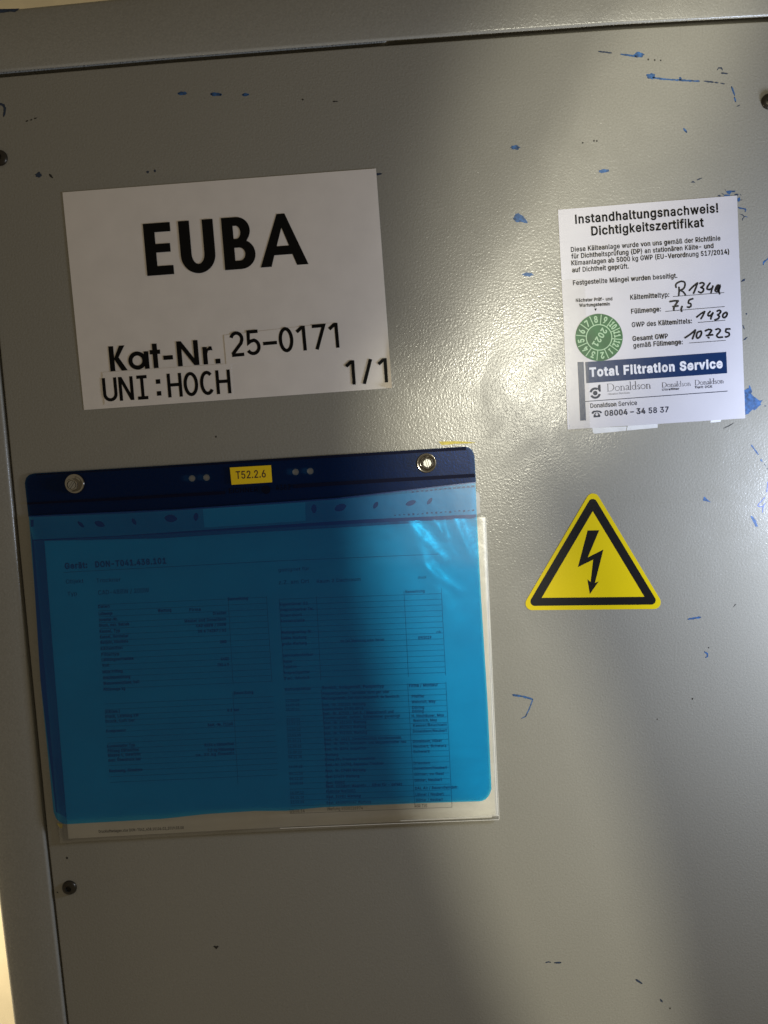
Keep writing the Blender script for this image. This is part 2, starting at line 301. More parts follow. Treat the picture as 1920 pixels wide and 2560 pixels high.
# glyph outlines of a plain sans-serif alphabet: advance, then contours as x, y, x, y ...
FONT = {
 'A': [480, [[16,0,201,509,276,509,463,0,395,0,287,302,264,372,232,478,245,478,213,371,191,302,85,0], [110,142,110,199,370,199,370,142]]],
 'B': [456, [[60,0,60,509,241,509,289,504,329,491,359,469,381,442,394,410,398,374,395,344,387,320,373,301,356,286,336,275,315,267,315,262,339,257,363,
  245,385,227,402,203,414,173,418,136,413,100,400,67,377,39,344,18,301,4,247,0], [125,57,245,57,296,63,330,80,349,105,355,137,352,161,342,184,327,203,
  306,218,279,228,248,231,125,231], [125,285,238,285,265,288,288,296,308,309,323,326,333,348,336,372,330,403,313,429,283,446,240,452,125,452]]],
 'C': [510, [[267,-7,225,-3,186,7,150,25,119,49,92,79,70,115,53,157,44,203,40,254,44,305,53,352,70,393,92,429,119,459,150,484,186,501,225,512,267,516,
  305,513,340,504,373,490,402,471,427,447,448,418,463,385,473,348,408,348,401,373,389,395,375,413,357,428,337,440,315,449,292,454,267,456,223,450,184,
  432,150,403,125,364,109,314,103,254,109,194,125,145,151,105,184,76,223,59,267,53,292,55,315,60,337,69,357,81,375,96,389,114,401,136,408,160,473,160,
  463,124,448,91,428,62,402,38,373,19,341,5,305,-4]]],
 'D': [502, [[219,0,96,0,96,57,215,57,272,63,318,81,354,110,379,149,394,198,399,255,394,312,379,361,354,399,320,428,275,446,221,452,93,452,93,509,225,
  509,273,505,315,495,353,478,399,441,433,391,449,351,458,306,462,255,458,205,449,159,433,119,411,83,384,54,351,31,312,14,268,3], [125,509,125,0,60,0,
  60,509]]],
 'E': [419, [[60,0,60,509,372,509,372,452,125,452,125,286,355,286,355,229,125,229,125,57,375,57,375,0]]],
 'F': [410, [[60,0,60,509,369,509,369,452,125,452,125,278,346,278,346,221,125,221,125,0]]],
 'G': [520, [[269,-7,225,-3,185,7,149,25,118,49,91,79,69,116,53,157,43,203,40,254,43,305,53,352,69,393,91,429,117,459,149,484,184,501,223,512,265,516,
  304,513,340,504,374,489,403,469,429,445,449,416,465,384,474,349,408,349,399,372,387,393,373,411,356,427,337,439,315,448,291,454,265,456,222,450,183,
  432,150,404,125,364,109,314,103,254,109,194,125,145,151,105,184,76,224,59,269,53,309,57,345,71,374,93,396,123,410,160,415,202,434,199,283,199,283,
  256,478,256,478,200,471,141,451,91,419,50,377,19,326,0]]],
 'H': [517, [[60,0,60,509,125,509,125,289,392,289,392,509,457,509,457,0,392,0,392,232,125,232,125,0]]],
 'I': [300, [[31,0,31,57,118,57,118,452,31,452,31,509,269,509,269,452,183,452,183,57,269,57,269,0]]],
 'J': [396, [[185,-7,124,3,75,33,52,63,38,100,33,145,33,173,98,173,98,145,104,104,122,74,149,56,185,50,220,56,248,74,266,104,272,145,272,509,336,509,
  336,145,332,100,318,63,294,33,246,3]]],
 'K': [467, [[104,145,104,216,139,261,174,303,212,344,364,509,448,509,231,276,228,276], [60,0,60,509,125,509,125,334,124,225,125,193,125,0], [372,0,
  188,259,228,309,449,0]]],
 'L': [393, [[60,0,60,509,125,509,125,57,361,57,361,0]]],
 'M': [628, [[60,0,60,509,152,509,277,187,287,159,299,123,311,84,322,49,307,49,318,83,330,121,342,158,352,187,476,509,568,509,568,0,504,0,504,291,504,
  327,505,369,506,413,507,457,513,457,498,409,482,363,467,322,456,291,342,0,286,0,170,291,159,321,145,361,129,408,112,457,119,457,120,416,121,372,122,
  328,122,291,122,0]]],
 'N': [523, [[60,0,60,509,136,509,343,183,363,151,388,107,414,55,405,54,401,108,399,157,399,195,399,509,463,509,463,0,387,0,202,290,177,331,148,381,
  108,452,119,454,122,384,124,328,125,291,125,0]]],
 'O': [533, [[267,-7,225,-3,186,7,150,25,119,49,92,79,70,115,53,157,44,203,40,254,44,305,53,352,70,393,92,429,119,459,150,484,186,501,225,512,267,516,
  309,512,348,501,384,484,415,459,442,429,464,393,480,352,490,305,493,254,490,203,480,157,464,115,442,79,415,49,384,25,348,7,309,-3], [267,53,310,59,
  349,76,383,105,408,144,425,194,430,254,425,314,408,365,383,404,349,433,310,450,267,456,223,450,184,433,151,404,125,364,109,314,103,254,109,194,125,
  144,151,105,184,76,223,59]]],
 'P': [445, [[60,0,60,509,235,509,289,503,332,487,366,462,390,430,404,391,409,348,404,304,390,265,366,233,332,207,289,191,235,186,109,186,109,242,233,
  242,269,246,297,256,318,272,333,294,342,319,344,348,342,376,333,402,318,423,297,439,268,449,232,452,125,452,125,0]]],
 'Q': [533, [[245,159,313,159,369,85,384,65,468,-48,401,-48,346,27,331,46], [267,-7,225,-3,186,7,150,25,119,49,92,79,70,115,53,157,44,203,40,254,44,
  305,53,352,70,393,92,429,119,459,150,484,186,501,225,512,267,516,309,512,348,501,384,484,415,459,442,429,464,393,480,352,490,305,493,254,490,203,
  480,157,464,115,442,79,415,49,384,25,348,7,309,-3], [267,53,310,59,349,76,383,105,408,144,425,194,430,254,425,314,408,365,383,404,349,433,310,450,
  267,456,223,450,184,433,151,404,125,364,109,314,103,254,109,194,125,144,151,105,184,76,223,59]]],
 'R': [449, [[60,0,60,509,236,509,290,504,333,489,367,465,390,433,405,395,409,352,405,309,390,271,367,240,333,217,289,203,236,198,96,198,96,255,234,
  255,269,258,298,267,319,281,334,300,342,324,345,352,342,380,334,405,319,425,298,440,269,449,233,452,125,452,125,0], [353,0,230,229,303,229,428,0]]],
 'S': [447, [[224,-9,172,-4,128,9,91,31,64,60,46,96,38,137,104,137,110,110,123,88,142,71,166,59,194,52,224,49,257,52,286,60,311,74,329,92,341,114,346,
  139,342,161,332,179,316,193,296,205,245,222,184,239,128,260,86,289,60,326,52,372,58,413,75,448,102,476,138,498,180,511,227,516,275,511,316,498,351,
  476,377,449,394,415,401,378,337,378,326,412,302,437,267,453,225,459,194,456,167,448,145,435,129,418,118,398,115,376,119,352,131,334,148,319,169,308,
  212,293,264,279,312,264,336,252,359,238,379,220,395,198,405,171,408,139,403,99,386,64,360,34,323,11,278,-4]]],
 'T': [449, [[32,452,32,509,417,509,417,452,257,452,257,0,193,0,193,452]]],
 'U': [517, [[259,-8,203,-2,154,15,114,43,85,80,66,124,60,173,60,509,124,509,124,178,128,144,141,113,160,87,187,68,220,56,259,52,298,56,331,68,357,87,
  377,113,389,144,393,178,393,509,457,509,457,173,451,124,433,80,403,43,363,15,315,-2]]],
 'V': [480, [[204,0,16,509,84,509,192,206,215,137,248,31,235,31,267,138,290,206,395,509,463,509,278,0]]],
 'W': [686, [[155,0,16,509,82,509,163,196,175,145,187,94,197,40,189,40,200,94,211,145,224,196,306,509,380,509,462,196,474,145,486,94,497,40,488,40,
  499,94,510,145,523,196,603,509,670,509,530,0,455,0,368,323,351,391,336,475,350,475,335,395,318,323,230,0]]],
 'X': [474, [[18,0,217,284,217,236,29,509,104,509,178,400,204,361,223,329,243,292,232,292,252,329,272,361,298,400,374,509,446,509,259,239,259,287,456,
  0,382,0,292,129,268,165,250,195,230,231,244,231,225,196,206,166,182,129,91,0]]],
 'Y': [472, [[203,0,203,208,16,509,91,509,192,344,222,292,250,230,224,230,251,293,280,344,381,509,455,509,268,208,268,0]]],
 'Z': [438, [[42,0,42,46,273,385,306,431,341,476,348,454,285,452,223,452,40,452,40,509,397,509,397,462,169,129,134,81,97,33,90,54,152,57,214,57,399,
  57,399,0]]],
 'a': [389, [[160,-9,126,-5,94,5,68,22,48,45,35,73,30,108,34,138,43,161,58,179,78,193,100,203,125,211,178,220,234,227,265,235,276,255,276,257,273,279,
  267,297,256,311,240,322,220,329,196,331,171,329,149,322,118,301,100,274,41,291,57,322,79,346,104,364,133,375,163,382,194,384,239,379,263,372,286,
  360,306,343,322,320,333,290,337,251,337,0,277,0,277,52,272,52,252,25,236,12,215,1,190,-6], [170,45,202,49,228,59,248,74,263,93,272,115,276,138,276,
  190,259,182,231,176,200,171,175,168,134,159,117,150,103,139,95,124,92,105,94,87,102,72,114,61,130,52,149,47]]],
 'b': [424, [[229,-8,198,-5,172,4,153,17,138,31,118,59,112,59,112,0,53,0,53,509,114,509,114,319,118,319,137,346,152,360,171,373,197,381,229,384,274,
  378,313,361,345,332,370,293,385,245,390,189,385,133,370,84,346,45,313,16,274,-2], [220,47,253,51,279,66,301,88,316,117,325,151,328,189,325,227,316,
  261,301,290,280,311,253,325,220,330,188,325,161,312,140,291,125,263,116,229,113,189,116,150,125,115,140,86,162,65,188,51]]],
 'c': [396, [[207,-8,159,-2,117,16,82,46,56,85,40,133,34,187,40,243,56,291,82,330,117,360,159,378,207,384,234,383,260,377,284,368,305,356,324,341,340,
  322,353,301,362,277,303,262,290,289,270,311,242,325,207,330,173,325,145,310,124,287,108,258,99,224,96,187,99,151,108,117,124,89,145,66,173,51,207,
  46,243,52,271,66,292,89,304,117,363,102,354,78,341,56,325,37,306,21,285,9,261,-1,235,-6]]],
 'd': [424, [[195,-8,151,-2,111,16,79,45,55,84,39,133,34,189,39,245,55,293,79,332,112,361,151,378,196,384,228,381,253,373,272,360,287,346,306,319,311,
  319,311,509,372,509,372,0,313,0,313,59,307,59,287,31,272,17,252,4,227,-5], [205,47,236,51,263,65,284,86,299,115,309,150,312,189,309,229,300,263,284,
  291,263,312,237,325,205,330,172,325,145,311,124,290,108,261,99,227,96,189,99,151,109,117,124,88,145,66,172,51]]],
 'e': [404, [[212,-8,161,-2,117,16,82,46,56,85,40,132,34,187,39,242,55,290,81,329,115,359,157,378,205,384,236,382,266,374,294,361,319,341,341,315,357,
  282,368,242,371,194,371,169,75,169,75,221,338,221,310,202,307,237,298,269,283,294,263,314,237,326,205,330,173,326,146,313,125,294,109,270,99,241,96,
  211,96,178,100,139,110,106,128,80,151,61,179,50,212,46,234,48,254,53,271,61,285,73,297,88,306,105,365,91,353,63,335,39,311,19,283,4,249,-5]]],
 'f': [254, [[228,379,228,327,6,327,6,379], [81,0,81,432,84,461,96,486,113,505,135,519,161,527,187,530,222,527,243,521,227,468,215,472,195,474,171,
  470,154,460,145,443,142,419,142,0]]],
 'g': [425, [[207,-151,168,-148,134,-140,105,-127,82,-110,64,-91,51,-69,101,-41,122,-66,136,-78,154,-88,178,-95,207,-97,249,-92,282,-75,304,-47,311,
  -6,311,68,306,68,287,41,272,28,252,16,227,8,195,5,152,10,113,27,80,53,55,90,39,136,34,191,39,246,55,293,80,332,112,361,152,378,196,384,228,382,253,
  373,273,360,288,346,308,319,313,319,313,379,372,379,372,-9,367,-54,350,-90,324,-117,291,-136,251,-147], [205,59,237,63,264,75,285,95,300,121,309,
  154,312,193,309,231,300,264,285,291,264,312,237,325,205,330,172,325,145,312,124,290,109,262,99,229,96,193,99,155,109,123,124,96,145,76,172,63]]],
 'h': [410, [[114,227,114,0,53,0,53,509,114,509,114,287,102,287,124,332,152,362,187,379,227,384,264,380,295,369,321,349,341,321,353,285,357,240,357,0,
  296,0,296,235,290,275,273,304,246,323,210,329,184,326,161,317,141,303,126,283,117,257]]],
 'i': [167, [[53,0,53,379,114,379,114,0], [84,443,67,446,54,455,44,468,41,483,44,499,54,512,67,521,84,524,100,521,114,512,123,499,126,483,123,468,114,
  455,100,446]]],
 'j': [167, [[53,379,114,379,114,-30,111,-63,102,-90,86,-113,65,-129,37,-139,4,-143,-10,-143,-10,-87,2,-87,25,-83,40,-72,50,-54,53,-29], [83,443,67,
  446,53,455,44,468,41,483,44,499,53,512,67,521,83,524,100,521,114,512,123,499,126,483,123,468,114,455,100,446]]],
 'k': [381, [[110,137,110,212,121,212,284,379,360,379,184,199,177,199], [53,0,53,509,114,509,114,0], [294,0,148,186,191,229,372,0]]],
 'l': [189, [[139,-2,101,3,74,20,58,47,53,84,53,509,114,509,114,99,115,77,120,62,130,54,146,52,160,53,170,54,181,3,162,-1]]],
 'm': [610, [[53,0,53,379,112,379,112,295,108,295,118,323,132,346,151,363,172,376,195,384,219,386,257,380,287,361,309,331,321,295,312,295,322,321,337,
  343,357,361,381,375,407,383,437,386,468,383,497,372,522,354,541,328,553,296,557,255,557,0,496,0,496,254,490,289,473,313,447,326,419,330,395,328,374,
  320,358,307,345,290,338,270,335,247,335,0,274,0,274,260,269,288,253,311,229,326,199,330,178,328,158,320,140,307,126,289,117,266,114,238,114,0]]],
 'n': [410, [[114,227,114,0,53,0,53,379,112,379,112,287,102,287,124,332,152,362,187,379,227,384,264,380,295,369,321,349,341,321,353,285,357,240,357,0,
  296,0,296,235,290,275,273,304,246,323,210,329,184,326,161,317,141,303,126,283,117,257]]],
 'o': [415, [[207,-8,159,-2,117,16,82,46,56,85,40,133,34,187,40,243,56,291,82,330,117,360,159,378,207,384,256,378,299,360,333,330,359,291,376,243,381,
  187,376,133,359,85,333,46,299,16,256,-2], [207,46,242,51,270,66,292,89,307,117,316,151,319,187,316,224,307,258,292,287,270,310,242,325,207,330,173,
  325,145,310,124,287,108,258,99,224,96,187,99,151,108,117,124,89,145,66,173,51]]],
 'p': [424, [[53,-143,53,379,112,379,112,319,118,319,137,346,152,360,171,373,197,381,229,384,274,378,313,361,345,332,370,293,385,245,390,189,385,133,
  370,84,346,45,313,16,274,-2,229,-8,198,-5,173,4,153,17,138,31,118,59,114,59,114,-143], [220,47,253,51,279,66,301,88,316,117,325,151,328,189,325,227,
  316,261,301,290,280,311,253,325,220,330,188,325,161,312,140,291,125,263,116,229,113,189,116,150,125,115,140,86,162,65,188,51]]],
 'q': [424, [[372,-143,311,-143,311,59,306,59,287,31,272,17,252,4,227,-5,195,-8,151,-2,111,16,79,45,55,84,39,133,34,189,39,245,55,293,79,332,112,361,
  151,378,196,384,228,381,253,373,272,360,287,346,307,319,313,319,313,379,372,379], [205,47,236,51,263,65,284,86,299,115,309,150,312,189,309,229,300,
  263,284,291,263,312,237,325,205,330,172,325,145,311,124,290,108,261,99,227,96,189,99,151,109,117,124,88,145,66,172,51]]],
 'r': [259, [[53,0,53,379,112,379,112,321,115,321,130,347,152,367,181,380,213,385,229,384,243,384,243,322,230,324,207,326,182,323,159,315,140,301,126,
  284,117,262,114,237,114,0]]],
 's': [365, [[182,-8,145,-5,112,3,84,18,62,38,45,63,36,94,94,107,105,79,124,60,150,49,181,45,217,50,244,62,262,81,268,103,265,121,254,136,237,147,212,
  155,149,170,104,186,72,208,53,237,47,274,51,305,65,332,87,354,115,370,149,381,187,384,223,381,254,372,279,358,299,339,314,316,324,290,268,277,258,
  298,243,316,219,328,187,333,156,329,131,317,114,299,109,277,112,258,124,243,144,232,172,223,229,209,275,194,306,171,325,142,331,107,326,75,312,47,
  290,24,260,6,223,-5]]],
 't': [227, [[204,379,204,327,6,327,6,379], [65,471,126,471,126,98,128,76,136,61,150,53,170,50,185,51,202,54,213,2,192,-3,168,-4,125,2,92,21,72,52,65,
  93]]],
 'u': [410, [[182,-5,146,-1,115,11,89,31,69,59,57,95,53,139,53,379,114,379,114,144,119,105,137,75,164,56,200,50,226,53,249,62,268,77,283,97,293,122,
  296,153,296,379,357,379,357,0,298,0,298,92,307,92,286,47,257,17,222,0]]],
 'v': [389, [[163,0,17,379,84,379,165,155,187,87,206,21,184,21,203,87,224,155,305,379,371,379,226,0]]],
 'w': [567, [[138,0,23,379,87,379,133,214,154,137,175,41,165,41,186,135,206,214,252,379,316,379,362,214,382,136,402,41,391,41,413,135,434,214,480,379,
  545,379,429,0,368,0,319,172,305,225,291,280,277,338,291,338,277,280,263,225,248,172,199,0]]],
 'x': [379, [[21,0,171,218,171,171,29,379,100,379,147,306,179,253,207,206,175,206,202,253,233,306,282,379,352,379,209,169,209,214,358,0,287,0,231,85,
  200,136,173,182,205,182,178,136,148,85,91,0]]],
 'y': [389, [[47,-139,61,-86,71,-87,104,-89,118,-84,130,-74,141,-58,151,-36,163,-1,17,379,84,379,165,155,187,87,206,21,184,21,202,87,224,155,305,379,
  371,379,204,-58,191,-85,177,-107,159,-124,139,-136,117,-143,91,-145,65,-143]]],
 'z': [380, [[42,0,42,46,254,320,254,323,48,323,48,379,333,379,333,331,126,60,126,56,339,56,339,0]]],
 '0': [453, [[227,-7,174,1,130,24,95,62,69,113,57,155,50,202,48,254,50,306,57,353,69,395,95,447,130,484,174,508,227,516,279,508,323,484,358,447,384,
  395,396,353,403,306,405,254,403,202,396,155,384,113,359,62,323,24,279,1], [227,50,261,56,290,74,313,103,330,144,340,194,344,254,340,314,330,365,313,
  405,290,435,261,453,227,460,192,453,163,435,140,405,123,365,113,314,109,254,113,194,123,144,140,103,163,74,192,56]]],
 '1': [453, [[76,0,76,55,391,55,391,0], [276,509,276,0,212,0,212,448,209,448,86,358,86,427,198,509]]],
 '2': [453, [[64,0,64,47,234,229,282,282,299,305,311,327,318,348,320,371,317,397,308,419,293,436,273,449,250,457,224,460,196,457,172,447,153,433,139,
  413,130,390,127,362,66,362,71,405,86,442,111,473,143,496,182,511,225,516,268,511,306,497,337,474,361,445,376,411,381,372,378,345,371,318,357,290,
  336,259,306,223,267,180,153,60,153,57,389,57,389,0]]],
 '3': [453, [[218,-7,173,-3,133,10,98,30,70,57,52,91,44,132,109,132,115,107,126,87,144,71,165,59,191,52,219,50,248,53,275,61,297,74,315,93,325,116,
  329,145,326,172,316,196,299,217,275,234,242,244,201,248,157,248,157,299,288,448,288,452,70,452,70,509,372,509,372,461,211,278,211,289,264,288,308,
  276,344,253,371,222,387,186,393,145,387,103,370,66,344,36,309,12,266,-2]]],
 '4': [453, [[40,105,40,158,247,509,311,509,109,166,109,163,413,163,413,105], [282,0,282,121,282,146,282,318,343,318,343,0]]],
 '5': [453, [[221,-7,178,-2,140,11,108,32,83,60,66,93,60,130,122,130,127,108,138,89,154,73,173,60,196,52,221,50,250,53,276,64,298,82,314,104,324,131,
  328,162,324,193,314,221,297,244,275,262,248,273,218,277,192,275,167,268,145,258,128,246,67,253,96,509,366,509,366,452,151,452,134,301,136,301,155,
  315,178,325,203,331,229,334,263,330,294,321,321,306,345,285,364,260,379,231,388,199,391,163,385,117,369,76,343,41,309,15,268,-1]]],
 '6': [453, [[226,-7,182,-1,142,15,109,40,84,74,69,115,64,162,68,199,80,239,102,285,137,340,252,509,322,509,151,261,145,261,165,288,196,307,214,312,
  235,314,278,309,316,295,346,271,370,240,384,201,389,157,384,112,368,73,343,39,310,14,271,-2], [226,48,254,52,279,63,299,79,314,101,324,128,327,157,
  324,187,314,213,299,235,279,251,254,262,226,265,198,262,174,252,153,235,138,214,128,188,125,158,128,128,138,102,153,79,174,63,198,52]]],
 '7': [453, [[97,0,323,448,323,452,62,452,62,509,391,509,391,449,165,0]]],
 '8': [453, [[226,-7,178,-2,136,11,101,33,74,62,57,96,52,135,55,166,65,195,81,220,101,241,125,256,153,265,153,267,119,282,93,308,76,342,70,380,75,417,
  90,450,114,477,146,498,184,511,226,516,269,511,306,498,337,477,361,450,377,417,382,380,376,342,359,308,333,282,300,267,300,265,327,256,351,241,372,
  220,387,195,397,166,401,135,395,96,378,62,352,33,317,11,275,-2], [226,49,258,52,285,60,307,74,323,91,333,113,337,139,333,165,322,189,305,208,283,
  223,256,232,226,235,196,232,169,223,147,208,130,189,119,165,115,139,119,113,129,91,145,74,167,60,195,52], [226,290,252,292,274,300,293,313,307,330,
  316,351,319,376,316,399,308,420,294,437,275,449,252,457,226,460,200,457,177,449,159,437,145,420,136,399,133,376,136,351,145,330,159,313,178,300,201,
  292]]],
 '9': [453, [[226,516,271,510,310,494,343,468,368,434,384,393,389,347,385,309,373,270,350,224,315,168,200,0,130,0,301,248,307,248,287,221,257,202,238,
  196,218,195,175,199,137,214,106,237,83,269,68,307,64,352,69,397,85,436,110,469,143,494,182,510], [226,460,199,457,174,446,154,429,138,407,129,381,
  125,352,129,322,138,295,154,274,174,257,199,247,226,243,254,247,279,257,299,273,314,295,324,321,327,350,324,381,314,407,299,429,279,446,254,457]]],
 'ä': [389, [[160,-9,126,-5,94,5,68,22,48,45,35,73,30,108,34,138,43,161,58,179,78,193,100,203,125,211,178,220,234,227,265,235,276,255,276,257,273,279,
  267,297,256,311,240,322,220,329,196,331,171,329,149,322,118,301,100,274,41,291,57,322,79,346,104,364,133,375,163,382,194,384,239,379,263,372,286,
  360,306,343,322,320,333,290,337,251,337,0,277,0,277,52,272,52,252,25,236,12,215,1,190,-6], [170,45,202,49,228,59,248,74,263,93,272,115,276,138,276,
  190,259,182,231,176,200,171,175,168,134,159,117,150,103,139,95,124,92,105,94,87,102,72,114,61,130,52,149,47], [261,443,246,446,233,455,224,468,221,
  483,224,499,233,512,246,520,261,523,277,520,290,512,299,499,301,483,299,468,290,455,277,446], [117,443,102,446,89,455,80,468,77,483,80,499,89,512,
  102,520,117,523,133,520,146,512,155,499,158,483,155,468,146,455,133,446]]],
 'ö': [415, [[207,-8,159,-2,117,16,82,46,56,85,40,133,34,187,40,243,56,291,82,330,117,360,159,378,207,384,256,378,299,360,333,330,359,291,376,243,381,
  187,376,133,359,85,333,46,299,16,256,-2], [207,46,242,51,270,66,292,89,307,117,316,151,319,187,316,224,307,258,292,287,270,310,242,325,207,330,173,
  325,145,310,124,287,108,258,99,224,96,187,99,151,108,117,124,89,145,66,173,51], [279,443,264,446,251,455,242,468,239,483,242,499,251,512,264,520,
  279,523,295,520,308,512,317,499,320,483,317,468,308,455,295,446], [136,443,120,446,107,455,98,468,95,483,98,499,107,512,120,520,136,523,151,520,164,
  512,173,499,176,483,173,468,164,455,151,446]]],
 'ü': [410, [[182,-5,146,-1,115,11,89,31,69,59,57,95,53,139,53,379,114,379,114,144,119,105,137,75,164,56,200,50,226,53,249,62,268,77,283,97,293,122,
  296,153,296,379,357,379,357,0,298,0,298,92,307,92,286,47,257,17,222,0], [277,443,261,446,248,455,239,468,236,483,239,499,248,512,261,520,277,523,
  292,520,305,512,314,499,317,483,314,468,305,455,292,446], [133,443,118,446,104,455,96,468,93,483,96,499,104,512,118,520,133,523,149,520,162,512,170,
  499,173,483,170,468,162,455,149,446]]],
 'ß': [441, [[122,362,122,0,60,0,60,362,64,409,77,447,99,477,143,506,197,516,229,512,260,503,289,486,312,463,327,432,332,393,330,370,325,351,309,322,
  292,299,285,272,288,256,297,241,327,215,362,188,378,171,391,152,400,129,403,100,399,69,386,42,366,21,340,6,307,-4,269,-7,237,-5,207,1,182,10,164,20,
  187,74,217,58,238,52,265,50,297,53,321,64,337,81,342,104,339,123,330,139,300,167,264,194,248,209,235,227,226,247,223,272,224,291,230,306,247,329,
  264,353,270,368,272,388,266,420,250,442,226,455,197,459,164,453,141,435,127,405]]],
 'Ä': [480, [[16,0,201,509,276,509,463,0,395,0,287,302,264,372,232,478,245,478,213,371,191,302,85,0], [110,142,110,199,370,199,370,142], [312,572,296,
  575,283,584,274,597,271,612,274,628,283,641,296,650,312,653,327,650,340,641,349,628,352,612,349,597,340,584,327,575], [168,572,152,575,139,584,130,
  597,127,612,130,628,139,641,152,650,168,653,183,650,196,641,205,628,208,612,205,597,196,584,183,575]]],
 'Ö': [533, [[267,-7,225,-3,186,7,150,25,119,49,92,79,70,115,53,157,44,203,40,254,44,305,53,352,70,393,92,429,119,459,150,484,186,501,225,512,267,516,
  309,512,348,501,384,484,415,459,442,429,464,393,480,352,490,305,493,254,490,203,480,157,464,115,442,79,415,49,384,25,348,7,309,-3], [267,53,310,59,
  349,76,383,105,408,144,425,194,430,254,425,314,408,365,383,404,349,433,310,450,267,456,223,450,184,433,151,404,125,364,109,314,103,254,109,194,125,
  144,151,105,184,76,223,59], [339,572,323,575,310,584,301,597,298,612,301,628,310,641,323,650,339,653,355,650,368,641,376,628,379,612,376,597,368,
  584,355,575], [195,572,180,575,167,584,158,597,155,612,158,628,167,641,180,650,195,653,211,650,224,641,233,628,236,612,233,597,224,584,211,575]]],
 'Ü': [517, [[259,-8,203,-2,154,15,114,43,85,80,66,124,60,173,60,509,124,509,124,178,128,144,141,113,160,87,187,68,220,56,259,52,298,56,331,68,357,87,
  377,113,389,144,393,178,393,509,457,509,457,173,451,124,433,80,403,43,363,15,315,-2], [331,572,315,575,302,584,293,597,290,612,293,628,302,641,315,
  650,331,653,346,650,359,641,368,628,371,612,368,597,359,584,346,575], [187,572,172,575,158,584,149,597,146,612,149,628,158,641,172,650,187,653,203,
  650,216,641,224,628,227,612,224,597,216,584,203,575]]],
 '.': [188, [[95,-4,78,-1,63,9,53,24,50,41,53,59,63,73,78,83,95,87,113,83,128,73,138,59,141,41,138,24,128,9,113,-1]]],
 ',': [188, [[38,-119,68,71,137,71,84,-119]]],
 ':': [188, [[95,-4,78,-1,63,9,53,24,50,41,53,59,63,73,78,83,95,87,113,83,128,73,138,59,141,41,138,24,128,9,113,-1], [95,271,78,274,63,284,53,299,50,
  316,53,334,63,349,78,359,95,362,113,359,128,349,138,334,141,316,138,299,128,284,113,274]]],
 ';': [188, [[38,-119,68,71,137,71,84,-119], [103,271,86,274,71,284,61,299,58,316,61,334,71,349,86,359,103,362,121,359,136,349,146,334,149,316,146,
  299,136,284,121,274]]],
 '-': [453, [[337,244,337,188,114,188,114,244]]],
 '–': [350, [[350,244,350,188,0,188,0,244]]],
 '_': [319, [[319,0,319,-56,0,-56,0,0]]],
 '/': [249, [[235,533,71,-76,14,-76,178,533]]],
 '(': [273, [[89,207,92,264,101,324,109,364,119,403,132,441,153,494,177,539,236,539,212,485,191,428,174,370,161,313,154,258,151,207,154,161,160,115,
  172,67,188,16,202,-19,218,-57,236,-96,177,-96,150,-46,128,4,111,55,99,106,92,156]]],
 ')': [273, [[37,-96,56,-56,72,-18,86,18,102,69,113,116,120,162,122,207,119,258,112,313,99,370,82,428,62,485,37,539,97,539,121,494,142,441,154,403,
  164,364,173,323,181,264,184,207,182,156,174,104,161,53,144,3,123,-47,97,-96]]],
 '!': [196, [[67,160,63,509,132,509,128,160], [98,-4,81,-1,66,9,56,24,52,41,56,58,66,73,81,83,98,86,116,83,130,73,140,58,143,41,140,24,130,9,116,
  -1]]],
 '&': [448, [[197,-7,150,-2,110,12,78,34,54,62,39,96,34,133,37,163,47,189,63,213,85,235,140,279,216,335,237,352,255,375,262,405,258,427,245,445,226,
  457,201,461,168,453,145,431,139,416,137,399,139,380,145,363,169,327,204,284,438,0,364,0,171,231,121,293,102,319,87,344,78,370,75,398,79,430,91,458,
  109,481,134,499,165,510,200,513,235,510,266,499,290,482,308,459,320,433,324,404,322,382,315,362,305,342,291,325,256,293,154,217,128,195,110,174,100,
  154,97,131,100,108,109,87,124,70,143,57,166,49,193,46,223,50,251,59,278,75,301,95,321,121,336,151,346,186,349,224,408,224,405,180,397,144,385,115,
  371,92,345,62,333,47,305,23,271,7,234,-3]]],
}
FONT = {k: [a, [list(zip(q[0::2], q[1::2])) for q in c]] for k, (a, c) in FONT.items()}
